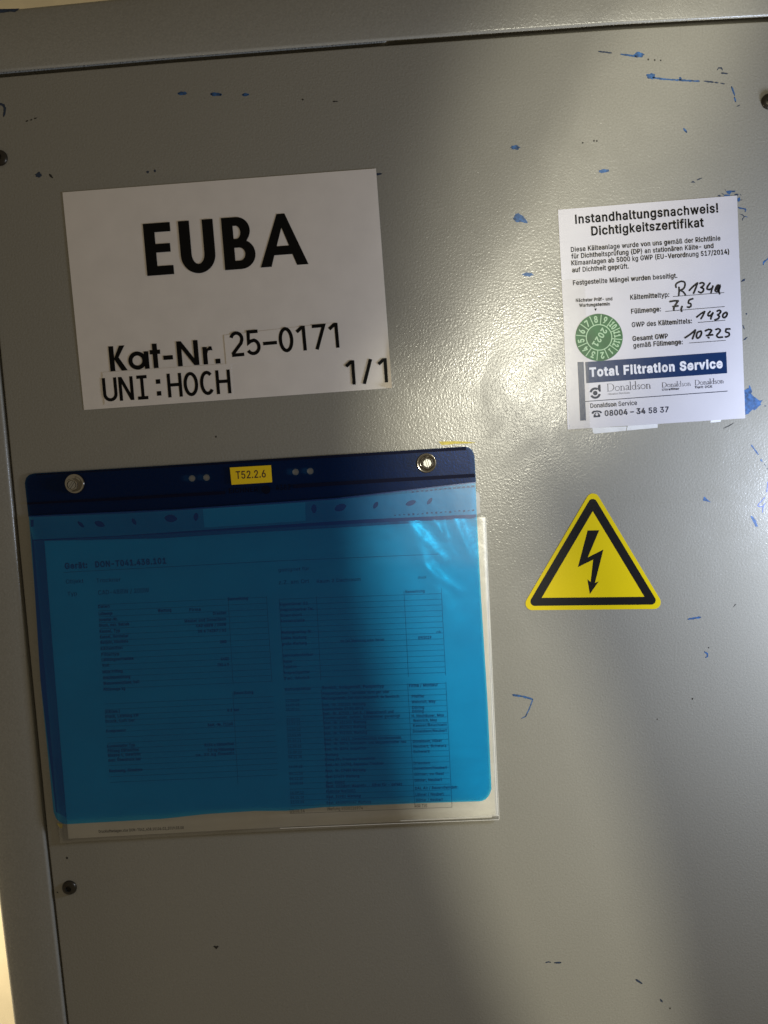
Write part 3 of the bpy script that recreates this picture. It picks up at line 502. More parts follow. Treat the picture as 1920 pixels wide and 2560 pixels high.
# ------------------------------------------------------------------ outline font (sans) and stroke letters
FONT['I'] = [185, [[[60, 0], [60, 509], [125, 509], [125, 0]]]]
FONT[' '] = [190, []]
CAP = 509.0
def text(lay, s, p0, p1, cap_px, bold=0.0, track=0):
    """set s from survey point p0 to p1 (baseline), capitals cap_px high; bold = extra stroke in em"""
    a = Vector(to2(*p0, lay.h)); b = Vector(to2(*p1, lay.h)); ex = (b - a).normalized(); ey = Vector((-ex.y, ex.x))
    gl = []; x = 0
    for ch in s:
        adv, cont = FONT[ch]; gl.append((x, cont)); x += adv + track + bold * 1000
    x -= track
    lsb = min(p[0] for p in gl[0][1][0]) if gl[0][1] else 0
    sx = (b - a).length / max(1, (x - lsb - 30)); sy = cap_px * PXM / CAP
    for gx, cont in gl:
        if not cont: continue
        lps = []
        for c in cont:
            lps.append([(a + ex * ((gx + q[0] - lsb) * sx) + ey * (q[1] * sy)) for q in c])
        # group outer contours with their holes
        def area(c): return sum(c[i][0] * c[(i + 1) % len(c)][1] - c[(i + 1) % len(c)][0] * c[i][1] for i in range(len(c))) / 2
        ar = [area(c) for c in cont]; big = max(ar, key=abs); sg = 1 if big > 0 else -1
        outs = [i for i in range(len(cont)) if ar[i] * sg > 0]; hol = [i for i in range(len(cont)) if ar[i] * sg < 0]
        for i in outs:
            xs = [q[0] for q in cont[i]]; ys = [q[1] for q in cont[i]]
            hs = [j for j in hol if min(xs) <= cont[j][0][0] <= max(xs) and min(ys) <= cont[j][0][1] <= max(ys)]
            lay.poly([tuple(p) for p in lps[i]], *[[tuple(p) for p in lps[j]] for j in hs])
        if bold:
            for i in range(len(cont)):
                lp = lps[i]; d = bold * 1000 * sy * .5; n = len(lp); off = []
                for k in range(n):
                    e1 = (lp[k] - lp[k - 1]); e2 = (lp[(k + 1) % n] - lp[k])
                    e1 = e1.normalized() if e1.length > 0 else e2.normalized(); e2 = e2.normalized() if e2.length > 0 else e1
                    t = e1 + e2; t = t.normalized() if t.length > 1e-5 else e1
                    nn = Vector((t.y, -t.x)) * sg; mm = 1 / max(.6, abs(nn.dot(Vector((e1.y, -e1.x)))))
                    off.append(lp[k] + nn * d * mm)
                tr = []
                for k in range(n):
                    j = (k + 1) % n; tr += [(k, j, n + j), (k, n + j, n + k)]
                lay.tris([tuple(p) for p in lp + off], tr)

def glyph_mono(c):
    """narrow drawn letters of the printed label strips; box 0..0.62 by 0..1"""
    w_ = .62; e = .07
    G = {
     'U': [[(e, 1)] + [(e, .33)] + arc(w_ / 2, .32, w_ / 2 - e, .25, 180, 360, 10) + [(w_ - e, 1)]],
     'N': [[(e, 0), (e, 1)], [(e + .02, .97), (w_ - e - .02, .03)], [(w_ - e, 0), (w_ - e, 1)]],
     'I': [[(w_ / 2, 0), (w_ / 2, 1)], [(.09, .94), (w_ - .09, .94)], [(.09, .06), (w_ - .09, .06)]],
     ':': [[(w_ / 2 - .095, .20), (w_ / 2 + .095, .20)], [(w_ / 2 - .095, .70), (w_ / 2 + .095, .70)]],
     'H': [[(e, 0), (e, 1)], [(w_ - e, 0), (w_ - e, 1)], [(e, .52), (w_ - e, .52)]],
     'O': [arc(w_ / 2, .5, w_ / 2 - e, .44, 0, 360, 24)],
     '0': [arc(w_ / 2, .5, w_ / 2 - e - .01, .44, 0, 360, 24)],
     'C': [arc(w_ / 2 + .01, .5, w_ / 2 - e, .44, 48, 320, 20)],
     '/': [[(.13, 0), (.46, 1)]],
     '1': [[(.10, .77), (.30, .93), (.385, .94)], [(.385, 1), (.385, 0)]],
     '2': [arc(.30, .70, .22, .24, 165, -12, 12) + [(.47, .52), (.09, .10)], [(.06, .06), (.56, .06)]],
     '5': [[(.52, .94), (.13, .94), (.11, .50), (.2, .56)] + arc(.28, .33, .24, .27, 75, -150, 14)],
     '7': [[(.07, .94), (.55, .94), (.20, 0)]],
     '-': [[(.03, .42), (.60, .42)]],
    }
    return G[c]
def mono(lay, s, p0, p1, cap_px, pitch_px, wd=.138):
    a = Vector(to2(*p0, lay.h)); b = Vector(to2(*p1, lay.h)); ex = (b - a).normalized(); ey = Vector((-ex.y, ex.x))
    k = cap_px * PXM
    for i, ch in enumerate(s):
        for st in glyph_mono(ch):
            W = .19 * k if ch == ':' else wd * k
            cl = ch in 'O0'
            pts = [a + ex * (i * pitch_px * PXM + p[0] * k) + ey * (p[1] * k) for p in (st[:-1] if cl else st)]
            lay.stroke(pts, W, False, cl)

def drawn(lay, strokes, p0, p1, cap_px):
    """bold geometric capitals: polygons given in cap heights along the baseline p0 -> p1"""
    a = Vector(to2(*p0, lay.h)); b = Vector(to2(*p1, lay.h)); ex = (b - a).normalized(); ey = Vector((-ex.y, ex.x))
    k = cap_px * PXM
    for item in strokes:
        loops = [[tuple(a + ex * (x * k) + ey * (y * k)) for x, y in lp] for lp in item]
        lay.poly(*loops)
def rect(x0, y0, x1, y1): return [[(x0, y0), (x1, y0), (x1, y1), (x0, y1)]]

# ================================================================== THE WALL BEHIND
me = bpy.data.meshes.new("wall"); me.from_pydata([(-3, .34, -3), (3, .34, -3), (3, .34, 3), (-3, .34, 3)], [], [(0, 1, 2, 3)])
link("wall", me, M['wall'], kind='structure')

# ================================================================== CABINET
cab = empty("machine_cabinet", (0, 0.15, -0.42),
            label="grey painted steel machine cabinet with chipped door carrying all the signs", category="cabinet")
TOP = [(-400, 229), (0, 193), (415, 157), (960, 114), (1540, 73), (1920, 53), (2300, 36)]     # upper edge of the door
LEFT = [(-400, -125), (1100, 23), (1500, 61.5), (2100, 120), (2560, 171), (2950, 217)]        # left edge: (v, u)
def top_edge(x):
    """door's upper edge as z(x), sampled from the survey"""
    return TE[0][1] if x < TE[0][0] else lerp(TE, x)
TE = [to2(u, v) for u, v in TOP]
LE = sorted((to2(u, v)[1], to2(u, v)[0]) for v, u in LEFT)
ZB, XR = -0.56, 0.34
# corner where the two door edges meet
zc = lerp(TE, -.24); xc = lerp(LE, zc); zc = lerp(TE, xc)
def leftx(z): return lerp(LE, z)
def topz(x): return lerp(TE, x)
# door slab with softened edges
nz = 40; nx = 40
loopL = [(leftx(zc + (ZB - zc) * i / nz), zc + (ZB - zc) * i / nz) for i in range(nz + 1)]
loopT = [(xc + (XR - xc) * i / nx, topz(xc + (XR - xc) * i / nx)) for i in range(nx + 1)]
door_loop = loopT + [(XR, ZB)] + loopL[:0:-1]
bm = bmesh.new(); vs = [bm.verts.new((x, 0, z)) for x, z in door_loop]; f = bm.faces.new(vs)
ext = bmesh.ops.extrude_face_region(bm, geom=[f])
bmesh.ops.translate(bm, verts=[v for v in ext['geom'] if isinstance(v, bmesh.types.BMVert)], vec=(0, .012, 0))
bmesh.ops.recalc_face_normals(bm, faces=bm.faces)
fe = [e for e in bm.edges if all(abs(v.co.y) < 1e-6 for v in e.verts)]
bmesh.ops.bevel(bm, geom=fe, offset=.0009, segments=3, affect='EDGES', profile=.6)
me = bpy.data.meshes.new("door"); bm.to_mesh(me); bm.free()
door = link("door", me, M['paint']); child(door, cab)

# frame profile: (outwards from the door edge, height in front of the door), metres
def prof(width, g=0.0):
    r = .0017; p = [(-.004, -.0125), (.0014, -.0122), (.0014, .0006)]
    for i in range(7):
        a = math.pi / 2 * i / 6; p.append((.0014 + r - r * math.cos(a), .0006 + r * math.sin(a)))
    p = [(a_ + g, b_) for a_, b_ in p]; p.append((.012, .0040))
    p.append((width - .006, .0040))
    for i in range(7):
        a = math.pi / 2 * i / 6; p.append((width - .0025 + .0025 * math.sin(a), -.0000 + .0015 + .0025 * math.cos(a)))
    p.append((width, -.30))
    return p
def sweep(name, path, wid, outdir, m, g=0.0):
    vs = []; fs = []; k = None
    for q, wd in zip(path, wid):
        P = prof(wd, g); k = len(P)
        for o, h in P: vs.append((q[0] + outdir[0] * o, -h, q[1] + outdir[1] * o))
    for i in range(len(path) - 1):
        for j in range(k - 1): fs.append((i * k + j, i * k + j + 1, (i + 1) * k + j + 1, (i + 1) * k + j))
    me = bpy.data.meshes.new(name); me.from_pydata(vs, [], fs)
    bm = bmesh.new(); bm.from_mesh(me); bmesh.ops.recalc_face_normals(bm, faces=bm.faces)
    fr = [f for f in bm.faces if abs(f.normal.y) > .9 and f.calc_center_median().y < 0]
    if sum(f.normal.y for f in fr) > 0: bmesh.ops.reverse_faces(bm, faces=bm.faces[:])
    bm.to_mesh(me); bm.free()
    me.polygons.foreach_set("use_smooth", [True] * len(me.polygons))
    o = link(name, me, m); child(o, cab); return o
# outer edges measured: top edge (0,22)-(250,0); left outer edge (0,2290)-(33,2560)
oz = to2(0, 22, 4.0)[1]; oz2 = to2(250, -3, 4.0)[1]
ox = to2(16, 2425, 4.0)[0]; ox1 = to2(0, 2290, 4.0)[0]; ox2 = to2(33, 2560, 4.0)[0]
pathT = [(xc - .06 + (XR - xc + .06) * i / 50, topz(xc - .06 + (XR - xc + .06) * i / 50)) for i in range(51)]
sweep("top_rail", pathT, [oz + (oz2 - oz) * (p[0] - to2(0, 22)[0]) / .065 - p[1] if False else (oz + (p[0] + .22) * (oz2 - oz) / .066) - p[1] for p in pathT], (0, 1), M['paint'], .0012)
pathL = [(leftx(zc + .0 + (ZB - zc) * i / 50), zc + (ZB - zc) * i / 50) for i in range(51)]
def outx(z): return ox1 + (ox2 - ox1) * (z - to2(0, 2290)[1]) / (to2(33, 2560)[1] - to2(0, 2290)[1])
sweep("left_stile", pathL, [p[0] - outx(p[1]) for p in pathL], (-1, 0), M['paint'])
# rebate sheet, coloured near black for the shade in the gap
slabpts = [(xc - .02, topz(xc) + .02), (XR, topz(XR) + .02), (XR, ZB), (leftx(ZB) - .02, ZB)]
me = bpy.data.meshes.new("rebate"); me.from_pydata([(x, .0122, z) for x, z in slabpts], [], [(0, 1, 2, 3)])
child(link("rebate", me, M['gap']), cab)

# ---- chips, scratches and specks in the paint: children of the door
def jag(pts, amp):
    return [(u + random.uniform(-amp, amp), v + random.uniform(-amp, amp)) for u, v in pts]
def densify(pts, step=4):
    out = [pts[0]]
    for a, b in zip(pts, pts[1:]):
        n = max(1, int(math.dist(a, b) / step))
        for k in range(1, n + 1): out.append((a[0] + (b[0] - a[0]) * k / n, a[1] + (b[1] - a[1]) * k / n))
    return out
def door_child(o):
    o.parent = door
    o.location = (0, 0, 0)
    o.matrix_parent_inverse = Matrix.Identity(4)
    return o
def chip_obj(lay, m, name="paint_chip", label=None):
    me_ = lay.build(name, M[m], None)
    if label: me_['label'] = label
    return door_child(me_)
def line_chip(pts, wpx, m='primer', name="paint_chip", ja=.7):
    l = Lay(.05, 0); d = densify(pts, 3)
    W = [max(.8, wpx * random.uniform(.7, 1.2)) for _ in d]; W[0] *= .55; W[-1] *= .55
    l.strokepx([d[0]] + jag(d[1:-1], ja * .5) + [d[-1]] if len(d) > 2 else d, W, True); return chip_obj(l, m, name)
def blob_chip(c, rx, ry, m='primer', ang=0, n=16, name="paint_chip"):
    pts = []
    for i in range(n):
        a = 2 * math.pi * i / n; r = random.uniform(.72, 1.18)
        x, y = rx * r * math.cos(a), ry * r * math.sin(a)
        pts.append((c[0] + x * math.cos(ang) - y * math.sin(ang), c[1] + x * math.sin(ang) + y * math.cos(ang)))
    l = Lay(.05, 0); l.polypx(pts); return chip_obj(l, m, name)
def poly_chip(pts, m='primer', ja=.6, name="paint_chip", label=None):
    d = densify(pts + [pts[0]], 4)[:-1]; l = Lay(.06, 0); l.polypx(jag(d, ja)); return chip_obj(l, m, name, label)
def Z(o, s, pts): return [(o[0] + x / s, o[1] + y / s) for x, y in pts]

for p, wp in [([(1496.5, 128.5), (1529.5, 132.5)], 4), ([(1552, 135.4), (1590, 140.6)], 4.5),
              ([(1632, 194), (1660, 198), (1700, 200.5), (1749, 203)], 4.2), ([(1759.6, 202.8), (1783.5, 205.4)], 3.4),
              ([(1786.8, 206), (1796, 207)], 3.2), ([(1801, 207.8), (1811.7, 209.7)], 2.6),
              ([(1793.3, 174.5), (1796.5, 169.8), (1803, 169.6), (1806.3, 175.6)], 3), ([(1803.5, 182.6), (1819.3, 184.3)], 4),
              ([(1829, 217), (1836.7, 238.6)], 4.2), ([(1836, 243), (1838.9, 253.8)], 4.8), ([(1842, 266.3), (1849.7, 262.4)], 2.2),
              ([(1709.3, 321.5), (1716.2, 330.4)], 5.5), ([(1742.7, 450.2), (1755.3, 444.7)], 2.6)]:
    line_chip(p, wp, 'primer' if wp > 4 else 'primer_dark')
blob_chip((1597.7, 137), 12.5, 7); blob_chip((1627, 191), 13, 7.5, ang=.15); blob_chip((1701, 197), 4, 5)
for c in [(1620.8, 148.5), (1636.8, 150), (1652, 151), (1457, 357), (1485, 352), (1492, 352), (757, 249), (540, 1092)]:
    blob_chip(c, 2.4, 2.6, 'rust', n=9, name="paint_speck")
poly_chip([(1726, 456.7), (1733.6, 452.3), (1739, 457.5)], 'primer_dark')
zo = ((1700, 440), 6.145)
poly_chip(Z(*zo, [(705, 240), (760, 222), (850, 225), (845, 245), (790, 252), (765, 280), (730, 272)]))
for pp in ([(570, 310), (600, 288), (630, 300), (620, 315)], [(665, 308), (690, 285), (775, 290), (760, 304)],
           [(830, 290), (850, 272), (900, 275), (895, 302)], [(883, 345), (920, 322), (928, 370), (905, 398), (883, 385)],
           [(935, 1630), (965, 1590), (1000, 1573), (995, 1610), (950, 1625)]):
    poly_chip(Z(*zo, pp), 'primer' if pp[0][0] in (883, 665) else 'primer_dark', .3)
for pp, wp in [([(640, 265), (675, 285)], 2), ([(690, 200), (700, 220)], 2), ([(893, 480), (925, 495), (1000, 505), (1012, 520), (1000, 550)], 3.4),
               ([(925, 590), (960, 600), (990, 625), (960, 660), (962, 685)], 2.4), ([(1000, 620), (1030, 630)], 3),
               ([(1400, 1235), (1352, 1270), (1300, 1310), (1282, 1330), (1280, 1360)], 3.8), ([(925, 278), (940, 300)], 2.2), ([(935, 370), (955, 365)], 2.2)]:
    line_chip(Z(*zo, pp), wp, 'primer_dark' if wp < 3 else 'primer')
blob_chip((1866, 784.6), 2.4, 2.4, 'primer_dark', n=8, name="paint_speck")
line_chip([(1857, 813), (1861, 823)], 2.8, 'primer_dark'); line_chip([(1859, 850), (1868, 843.5)], 3.2, 'primer_dark')
zo = ((1740, 900), 4.811)
poly_chip(Z(*zo, [(570, 375), (615, 345), (636, 335), (638, 303), (650, 310), (668, 352), (674, 382), (664, 402), (682, 432), (722, 455), (757, 487), (802, 483),
                  (777, 518), (782, 536), (722, 590), (702, 602), (682, 594), (642, 635), (630, 650), (590, 660)]), 'primer', .5, "paint_chip",
          "large blue chip at the certificate's right edge")
blob_chip((1835 - 1740 + 1740, 1014.7), 2.5, 1.4, 'primer_dark', n=8, name="paint_speck"); blob_chip((1913.5, 1014.8), 3, 1.3, 'primer_dark', n=8, name="paint_speck")
line_chip(Z(*zo, [(667, 1022), (750, 1140)]), 3.6); poly_chip(Z(*zo, [(775, 1195), (790, 1190), (806, 1232), (774, 1213)]), 'primer', .3)
line_chip(Z(*zo, [(825, 1255), (842, 1278)]), 2.6, 'primer_dark'); line_chip(Z(*zo, [(855, 1300), (880, 1325)]), 2.4, 'primer_dark')
poly_chip(Z(*zo, [(655, 1872), (692, 1888), (722, 1930), (747, 2005), (713, 2002), (680, 1930)]), 'primer', .5)
poly_chip(Z(*zo, [(95, 1640), (182, 1712), (128, 1700), (84, 1690)]), 'primer', .4)
line_chip([(1808.6, 1071), (1827, 1062), (1834.6, 1057)], 2.2, 'rust')
line_chip([(1719.5, 1548), (1752, 1543)], 5); line_chip([(1834, 1517), (1839.6, 1510)], 2.2, 'rust')
zo = ((1240, 1500), 2.44)
line_chip(Z(*zo, [(1272, 316), (1290, 328), (1290, 345), (1278, 351)]), 4.6, ja=.4); blob_chip((1771.5, 1619), 1.8, 2, 'rust', n=8, name="paint_speck")
blob_chip((1731, 1747), 2.5, 2.5, 'rust', n=9, name="paint_speck"); blob_chip((1643, 1798), 1.6, 1.8, 'rust', n=8, name="paint_speck")
line_chip([(1281, 1737), (1305.6, 1741), (1332, 1748)], 5.4); line_chip([(1332, 1748), (1324, 1770.5), (1313.8, 1791), (1303.5, 1796)], 3.2, ja=.5)
blob_chip((1288, 368.7), 12, 6); blob_chip((1510, 427.6), 14, 5); blob_chip((1320, 686), 14, 5)
poly_chip(Z((960, 0), 1.728, [(556, 945), (568, 925), (582, 921), (602, 935), (619, 955), (621, 966), (592, 958), (574, 961)]), 'primer', .6)
line_chip([(446, 234), (466, 233)], 7.5, ja=.6); line_chip([(528, 235), (552, 236.5)], 8.5, ja=.8); line_chip([(607, 237), (621, 236)], 7, ja=1)
line_chip([(832, 253.5), (844, 253.5)], 3.2, 'rust')
line_chip([(-6, 260), (3, 260.6), (9, 263.5), (12, 270), (10.8, 282), (8.7, 291)], 5.5, 'primer_dark')
for c in [(68, 302.4), (78, 299.5), (88.7, 295.6)]: blob_chip(c, 4, 1.8, 'rust', -.3, 9, "paint_speck")
blob_chip((96, 437), 8.5, 7, 'primer_dark'); line_chip([(124, 436), (131, 444)], 5.5, 'rust')
blob_chip((369, 430), 4, 3.2, 'primer_dark', n=9); blob_chip((387, 427), 3, 4, 'primer_dark', n=9)
line_chip([(938, 436), (953, 434.4)], 5, 'primer_dark')
blob_chip((167.5, 2144.7), 3, 3, 'rust', n=9, name="paint_speck"); blob_chip((143.5, 2231), 2.4, 2, 'rust', n=9, name="paint_speck")
poly_chip([(533, 2366), (537, 2364), (540, 2366), (544, 2364), (547, 2366), (541, 2373)], 'rust', .3)
line_chip([(1364, 2407), (1371, 2404.5), (1377, 2406)], 3.6, 'primer_dark'); line_chip([(1386, 2407), (1402, 2406.5)], 5, 'primer_dark', ja=.2)
line_chip([(1590, 2449), (1605, 2459)], 5, 'primer_dark', ja=.3); line_chip([(1651, 2499), (1656, 2505)], 5, 'primer_dark'); blob_chip((1675, 2521), 2.4, 2, 'rust', n=9, name="paint_speck")
# blue ballpoint marks at the right edge
zo = ((1740, 900), 4.811)
l = Lay(.05, .002)
for pp in ([(862, 1468), (858, 1530), (850, 1585)], [(825, 1655), (790, 1695), (742, 1752), (800, 1762), (832, 1722)], [(815, 1745), (806, 1785), (800, 1830)]):
    l.strokepx(smooth(Z(*zo, pp), 4), 1.9)
door_child(l.build("pen_mark", M['pen'], None))
# faint yellow paint mark above the pouch
l = Lay(.05, 0)
l.polypx(jag(densify(Z((640, 1080), 2.676, [(1222, 64), (1242, 87), (1330, 80), (1440, 76), (1470, 71), (1440, 66), (1330, 62)]), 5), .5))
door_child(l.build("yellow_mark", M['yellow_mark'], None))
# undercoat showing on the outer corner of the top rail
l = Lay(4.1, 0); l.polypx(jag([(-30, 26), (0, 22.5), (20, 22), (35, 21.5), (49, 21), (44, 25), (37, 30), (25, 28.5), (10, 31), (0, 32.5), (-30, 36)], .4))
o = l.build("paint_chip", M['primer_dark'], cab)
# door edge fastening screws
def lathe(name, c, prf, seg, m, root=None, tilt=None, smooth_=True, **props):
    """c: centre on the door; prf: [(radius, height)] metres, height towards the viewer"""
    vs = []; fs = []
    for r, h in prf:
        for i in range(seg): a = 2 * math.pi * i / seg; vs.append((r * math.cos(a), -h, r * math.sin(a)))
    for j in range(len(prf) - 1):
        for i in range(seg): k = (i + 1) % seg; fs.append((j * seg + i, j * seg + k, (j + 1) * seg + k, (j + 1) * seg + i))
    if prf[-1][0] > 0 and name != "door_screw": fs.append(tuple((len(prf) - 1) * seg + i for i in range(seg)))
    me = bpy.data.meshes.new(name); me.from_pydata(vs, [], fs)
    bm = bmesh.new(); bm.from_mesh(me); bmesh.ops.remove_doubles(bm, verts=bm.verts, dist=1e-7); bmesh.ops.recalc_face_normals(bm, faces=bm.faces)
    bm.to_mesh(me); bm.free()
    if smooth_:
        me.polygons.foreach_set("use_smooth", [True] * len(me.polygons))
        try: me.set_sharp_from_angle(angle=R(35))
        except Exception: pass
    o = link(name, me, m, None, **props)
    o.location = Vector(c) - (root.location if root is not None else Vector((0, 0, 0)))
    if root is not None: o.parent = root
    if tilt: o.rotation_euler = tilt
    return o
rs = 18.5 * PXM
for (u, v) in ((0, 395), (174, 2218.5), (1922, 254)):
    # button head with a hexagon socket
    prf = [(rs * 1.02, 0), (rs, .0006), (rs * .93, .0013), (rs * .78, .0019), (rs * .56, .0023), (rs * .42, .00242)]
    sc_o = lathe("door_screw", S(u, v), prf, 28, M['darkscrew'], cab)
    lathe("hex_socket", S(u, v), [(rs * .43, .00243), (rs * .41, .00243), (rs * .40, .0011), (0.0, .0010)], 6, M['gap'], None, (0, .4, 0), False).parent = sc_o
    sc_o.children[0].location = (0, 0, 0)

# ================================================================== EUBA SIGN
sg = empty("catalogue_sign", S(560, 745), label="large white paper sign reading EUBA with a catalogue number below", category="sign")
TLc, TRc, BRc, BLc = (156, 481), (940, 421), (980, 970), (210, 1025)
def bil(c, s, t):
    (a, b, cc, d) = c
    return ((a[0] * (1 - s) + b[0] * s) * (1 - t) + (d[0] * (1 - s) + cc[0] * s) * t, (a[1] * (1 - s) + b[1] * s) * (1 - t) + (d[1] * (1 - s) + cc[1] * s) * t)
def sign_pt(s, t):
    u, v = bil((TLc, TRc, BRc, BLc), s, t)
    d = max(0, (s - .986) / .014) * max(0, (t - .72) / .28); d2 = max(0, (t - .975) / .025) * max(0, (s - .93) / .07)
    h = .30 + 2.2 * d ** 1.6 + .9 * d2 ** 1.5 + .14 * math.sin(7 * s + 2) * math.sin(4 * t)
    if s > .97: v += (s - .97) * 0
    return S(u, v, h)
grid("paper", sign_pt, 200, 100, M['paper'], sg)
slab("paper_backing", [(157.5, 482.5), (938, 423), (964, 940), (950, 969), (211.5, 1023)], .02, .22, M['paper'], sg)
l = Lay(.49)
EU = []
EU += [rect(0, 0, .215, 1), rect(.215, 0, .53, .175), rect(.215, .435, .50, .60), rect(.215, .825, .53, 1)]
# U
x0 = .69; W_ = .68
out_ = [(x0, 1), (x0, .34)] + arc(x0 + W_ / 2, .34, W_ / 2, .36, 180, 360, 18) + [(x0 + W_, 1), (x0 + W_ - .215, 1), (x0 + W_ - .215, .36)] + arc(x0 + W_ / 2, .36, W_ / 2 - .215, .20, 360, 180, 14) + [(x0 + .215, 1)]
EU.append([out_])
# B
x0 = 1.535
outer = [(x0, 0), (x0 + .33, 0)] + arc(x0 + .33, .285, .29, .285, -90, 62, 12) + arc(x0 + .29, .74, .255, .26, -28, 90, 10) + [(x0, 1)]
h1 = [(x0 + .215, .165), (x0 + .31, .165)] + arc(x0 + .31, .29, .11, .125, -90, 90, 10) + [(x0 + .215, .415)]
h2 = [(x0 + .215, .585), (x0 + .27, .585)] + arc(x0 + .27, .71, .085, .125, -90, 90, 10) + [(x0 + .215, .835)]
EU.append([outer, h1, h2])
# A
x0 = 2.235; AW = .94
EU.append([[(x0, 0), (x0 + .39, 1), (x0 + .545, 1), (x0 + AW, 0), (x0 + AW - .225, 0), (x0 + AW - .30, .215), (x0 + .285, .215), (x0 + .215, 0)],
           [(x0 + .345, .385), (x0 + .585, .385), (x0 + .465, .735)]])
drawn(l, EU, (368.4, 690), (765.4, 660.6), 125)
l.build("sign_heading", M['ink'], sg)
l = Lay(.49)
K = []
K += [rect(0, 0, .2, 1), [[(.2, .52), (.44, 1), (.66, 1), (.38, .54), (.70, 0), (.46, 0), (.2, .46)]]]
ax = 1.13
K.append([arc(ax, .355, .37, .365, 0, 360, 30)[:-1], arc(ax, .355, .20, .20, 0, 360, 24)[:-1]])
K.append(rect(1.41, 0, 1.60, .70))
K += [rect(1.77, 0, 1.965, .98), rect(1.66, .56, 2.08, .73), rect(2.19, .30, 2.58, .47)]
K += [rect(2.76, 0, 2.95, 1), rect(3.44, 0, 3.63, 1), [[(2.95, 1), (3.44, .28), (3.44, 0), (3.43, 0), (2.95, .70)]]]
K += [rect(3.80, 0, 3.98, .70), [[(3.98, .42), (4.02, .54), (4.14, .56), (4.20, .54), (4.17, .71), (4.08, .71), (3.98, .62)]], rect(4.29, 0, 4.49, .19)]
drawn(l, K, (276.3, 928.5), (550.3, 908.5), 61)
l.build("catalogue_lettering", M['ink'], sg)
# printed strips stuck on the sign, with their numbers
s1 = slab("label_strip", [(560, 838), (842, 806), (848, 882), (566, 911)], .46, .53, M['paper'], sg)
l = Lay(.60); mono(l, "25-0171", (577, 892.4), (841.4, 869.5), 60.5, 40.4); l.build("strip_number", M['ink'], sg)
s2 = slab("label_strip", [(256, 931), (577, 909), (583, 988), (262, 1012)], .46, .54, M['paper'], sg)
l = Lay(.60); mono(l, "UNI:HOCH", (259.5, 1005), (573, 983.5), 58.5, 40.3); l.build("strip_lettering", M['ink'], sg)
l = Lay(.60); mono(l, "1/1", (862.5, 963), (969.3, 955.6), 59.5, 40.1); l.build("page_count", M['ink'], sg)

# ================================================================== CERTIFICATE
ct = empty("inspection_certificate", S(1630, 780), label="white maintenance certificate sticker with blue banner and black handwriting", category="certificate")
slab("label_sheet", [(1394.8, 524.3), (1620, 506), (1842.6, 488.8), (1852, 740), (1863.3, 1045.5), (1640, 1060), (1419, 1073.5), (1409, 800)], .05, .22, M['cert'], ct)
HC = .26
l = Lay(HC)
text(l, "Instandhaltungsnachweis!", (1439.3, 558.9), (1797.5, 530.4), 20.5, .045)
text(l, "Dichtigkeitszertifikat", (1480.8, 588.3), (1760, 566.3), 20.5, .045)
l.build("heading_text", M['ink'], ct)
l = Lay(HC)
for s_, a, b in (("Diese Kälteanlage wurde von uns gemäß der Richtlinie", (1428.5, 629.8), (1801.5, 601)),
                 ("für Dichtheitsprüfung (DP) an stationären Kälte- und", (1429, 646.7), (1784.6, 620)),
                 ("Klimaanlagen ab 5000 kg GWP (EU-Verordnung 517/2014)", (1430, 663.5), (1824.5, 634.8)),
                 ("auf Dichtheit geprüft.", (1431, 681), (1572.7, 671)),
                 ("Festgestellte Mängel wurden beseitigt.", (1433, 713), (1694, 694.6))):
    text(l, s_, a, b, 11.3, .032)
l.build("body_text", M['ink'], ct)
l = Lay(HC)
text(l, "Nächster Prüf- und", (1440, 755), (1531.5, 750.6), 7.8, .045); text(l, "Wartungstermin", (1448.4, 767.5), (1525.4, 763.5), 7.8, .045)
l.polypx([(1485.5, 771.5), (1492, 771), (1489.2, 778)])
text(l, "Kältemitteltyp:", (1577, 749.3), (1674, 742), 11.5, .034); text(l, "Füllmenge:", (1578.7, 784.4), (1653, 778), 11.5, .034)
text(l, "GWP des Kältemittels:", (1580, 818), (1730.6, 808), 11.5, .034); text(l, "Gesamt GWP", (1582, 852.6), (1670.5, 845.8), 11.5, .034)
text(l, "gemäß Füllmenge:", (1583.8, 869.5), (1707.7, 860.3), 11.5, .034)
zo = ((1360, 700), 2.9625)
for pp in ([(955, 123), (1335, 93)], [(898, 233), (1338, 197)], [(1140, 315), (1342, 298)], [(1075, 467), (1347, 447)]):
    l.strokepx(Z(*zo, pp), 1.3, False)
l.build("field_text", M['ink'], ct)
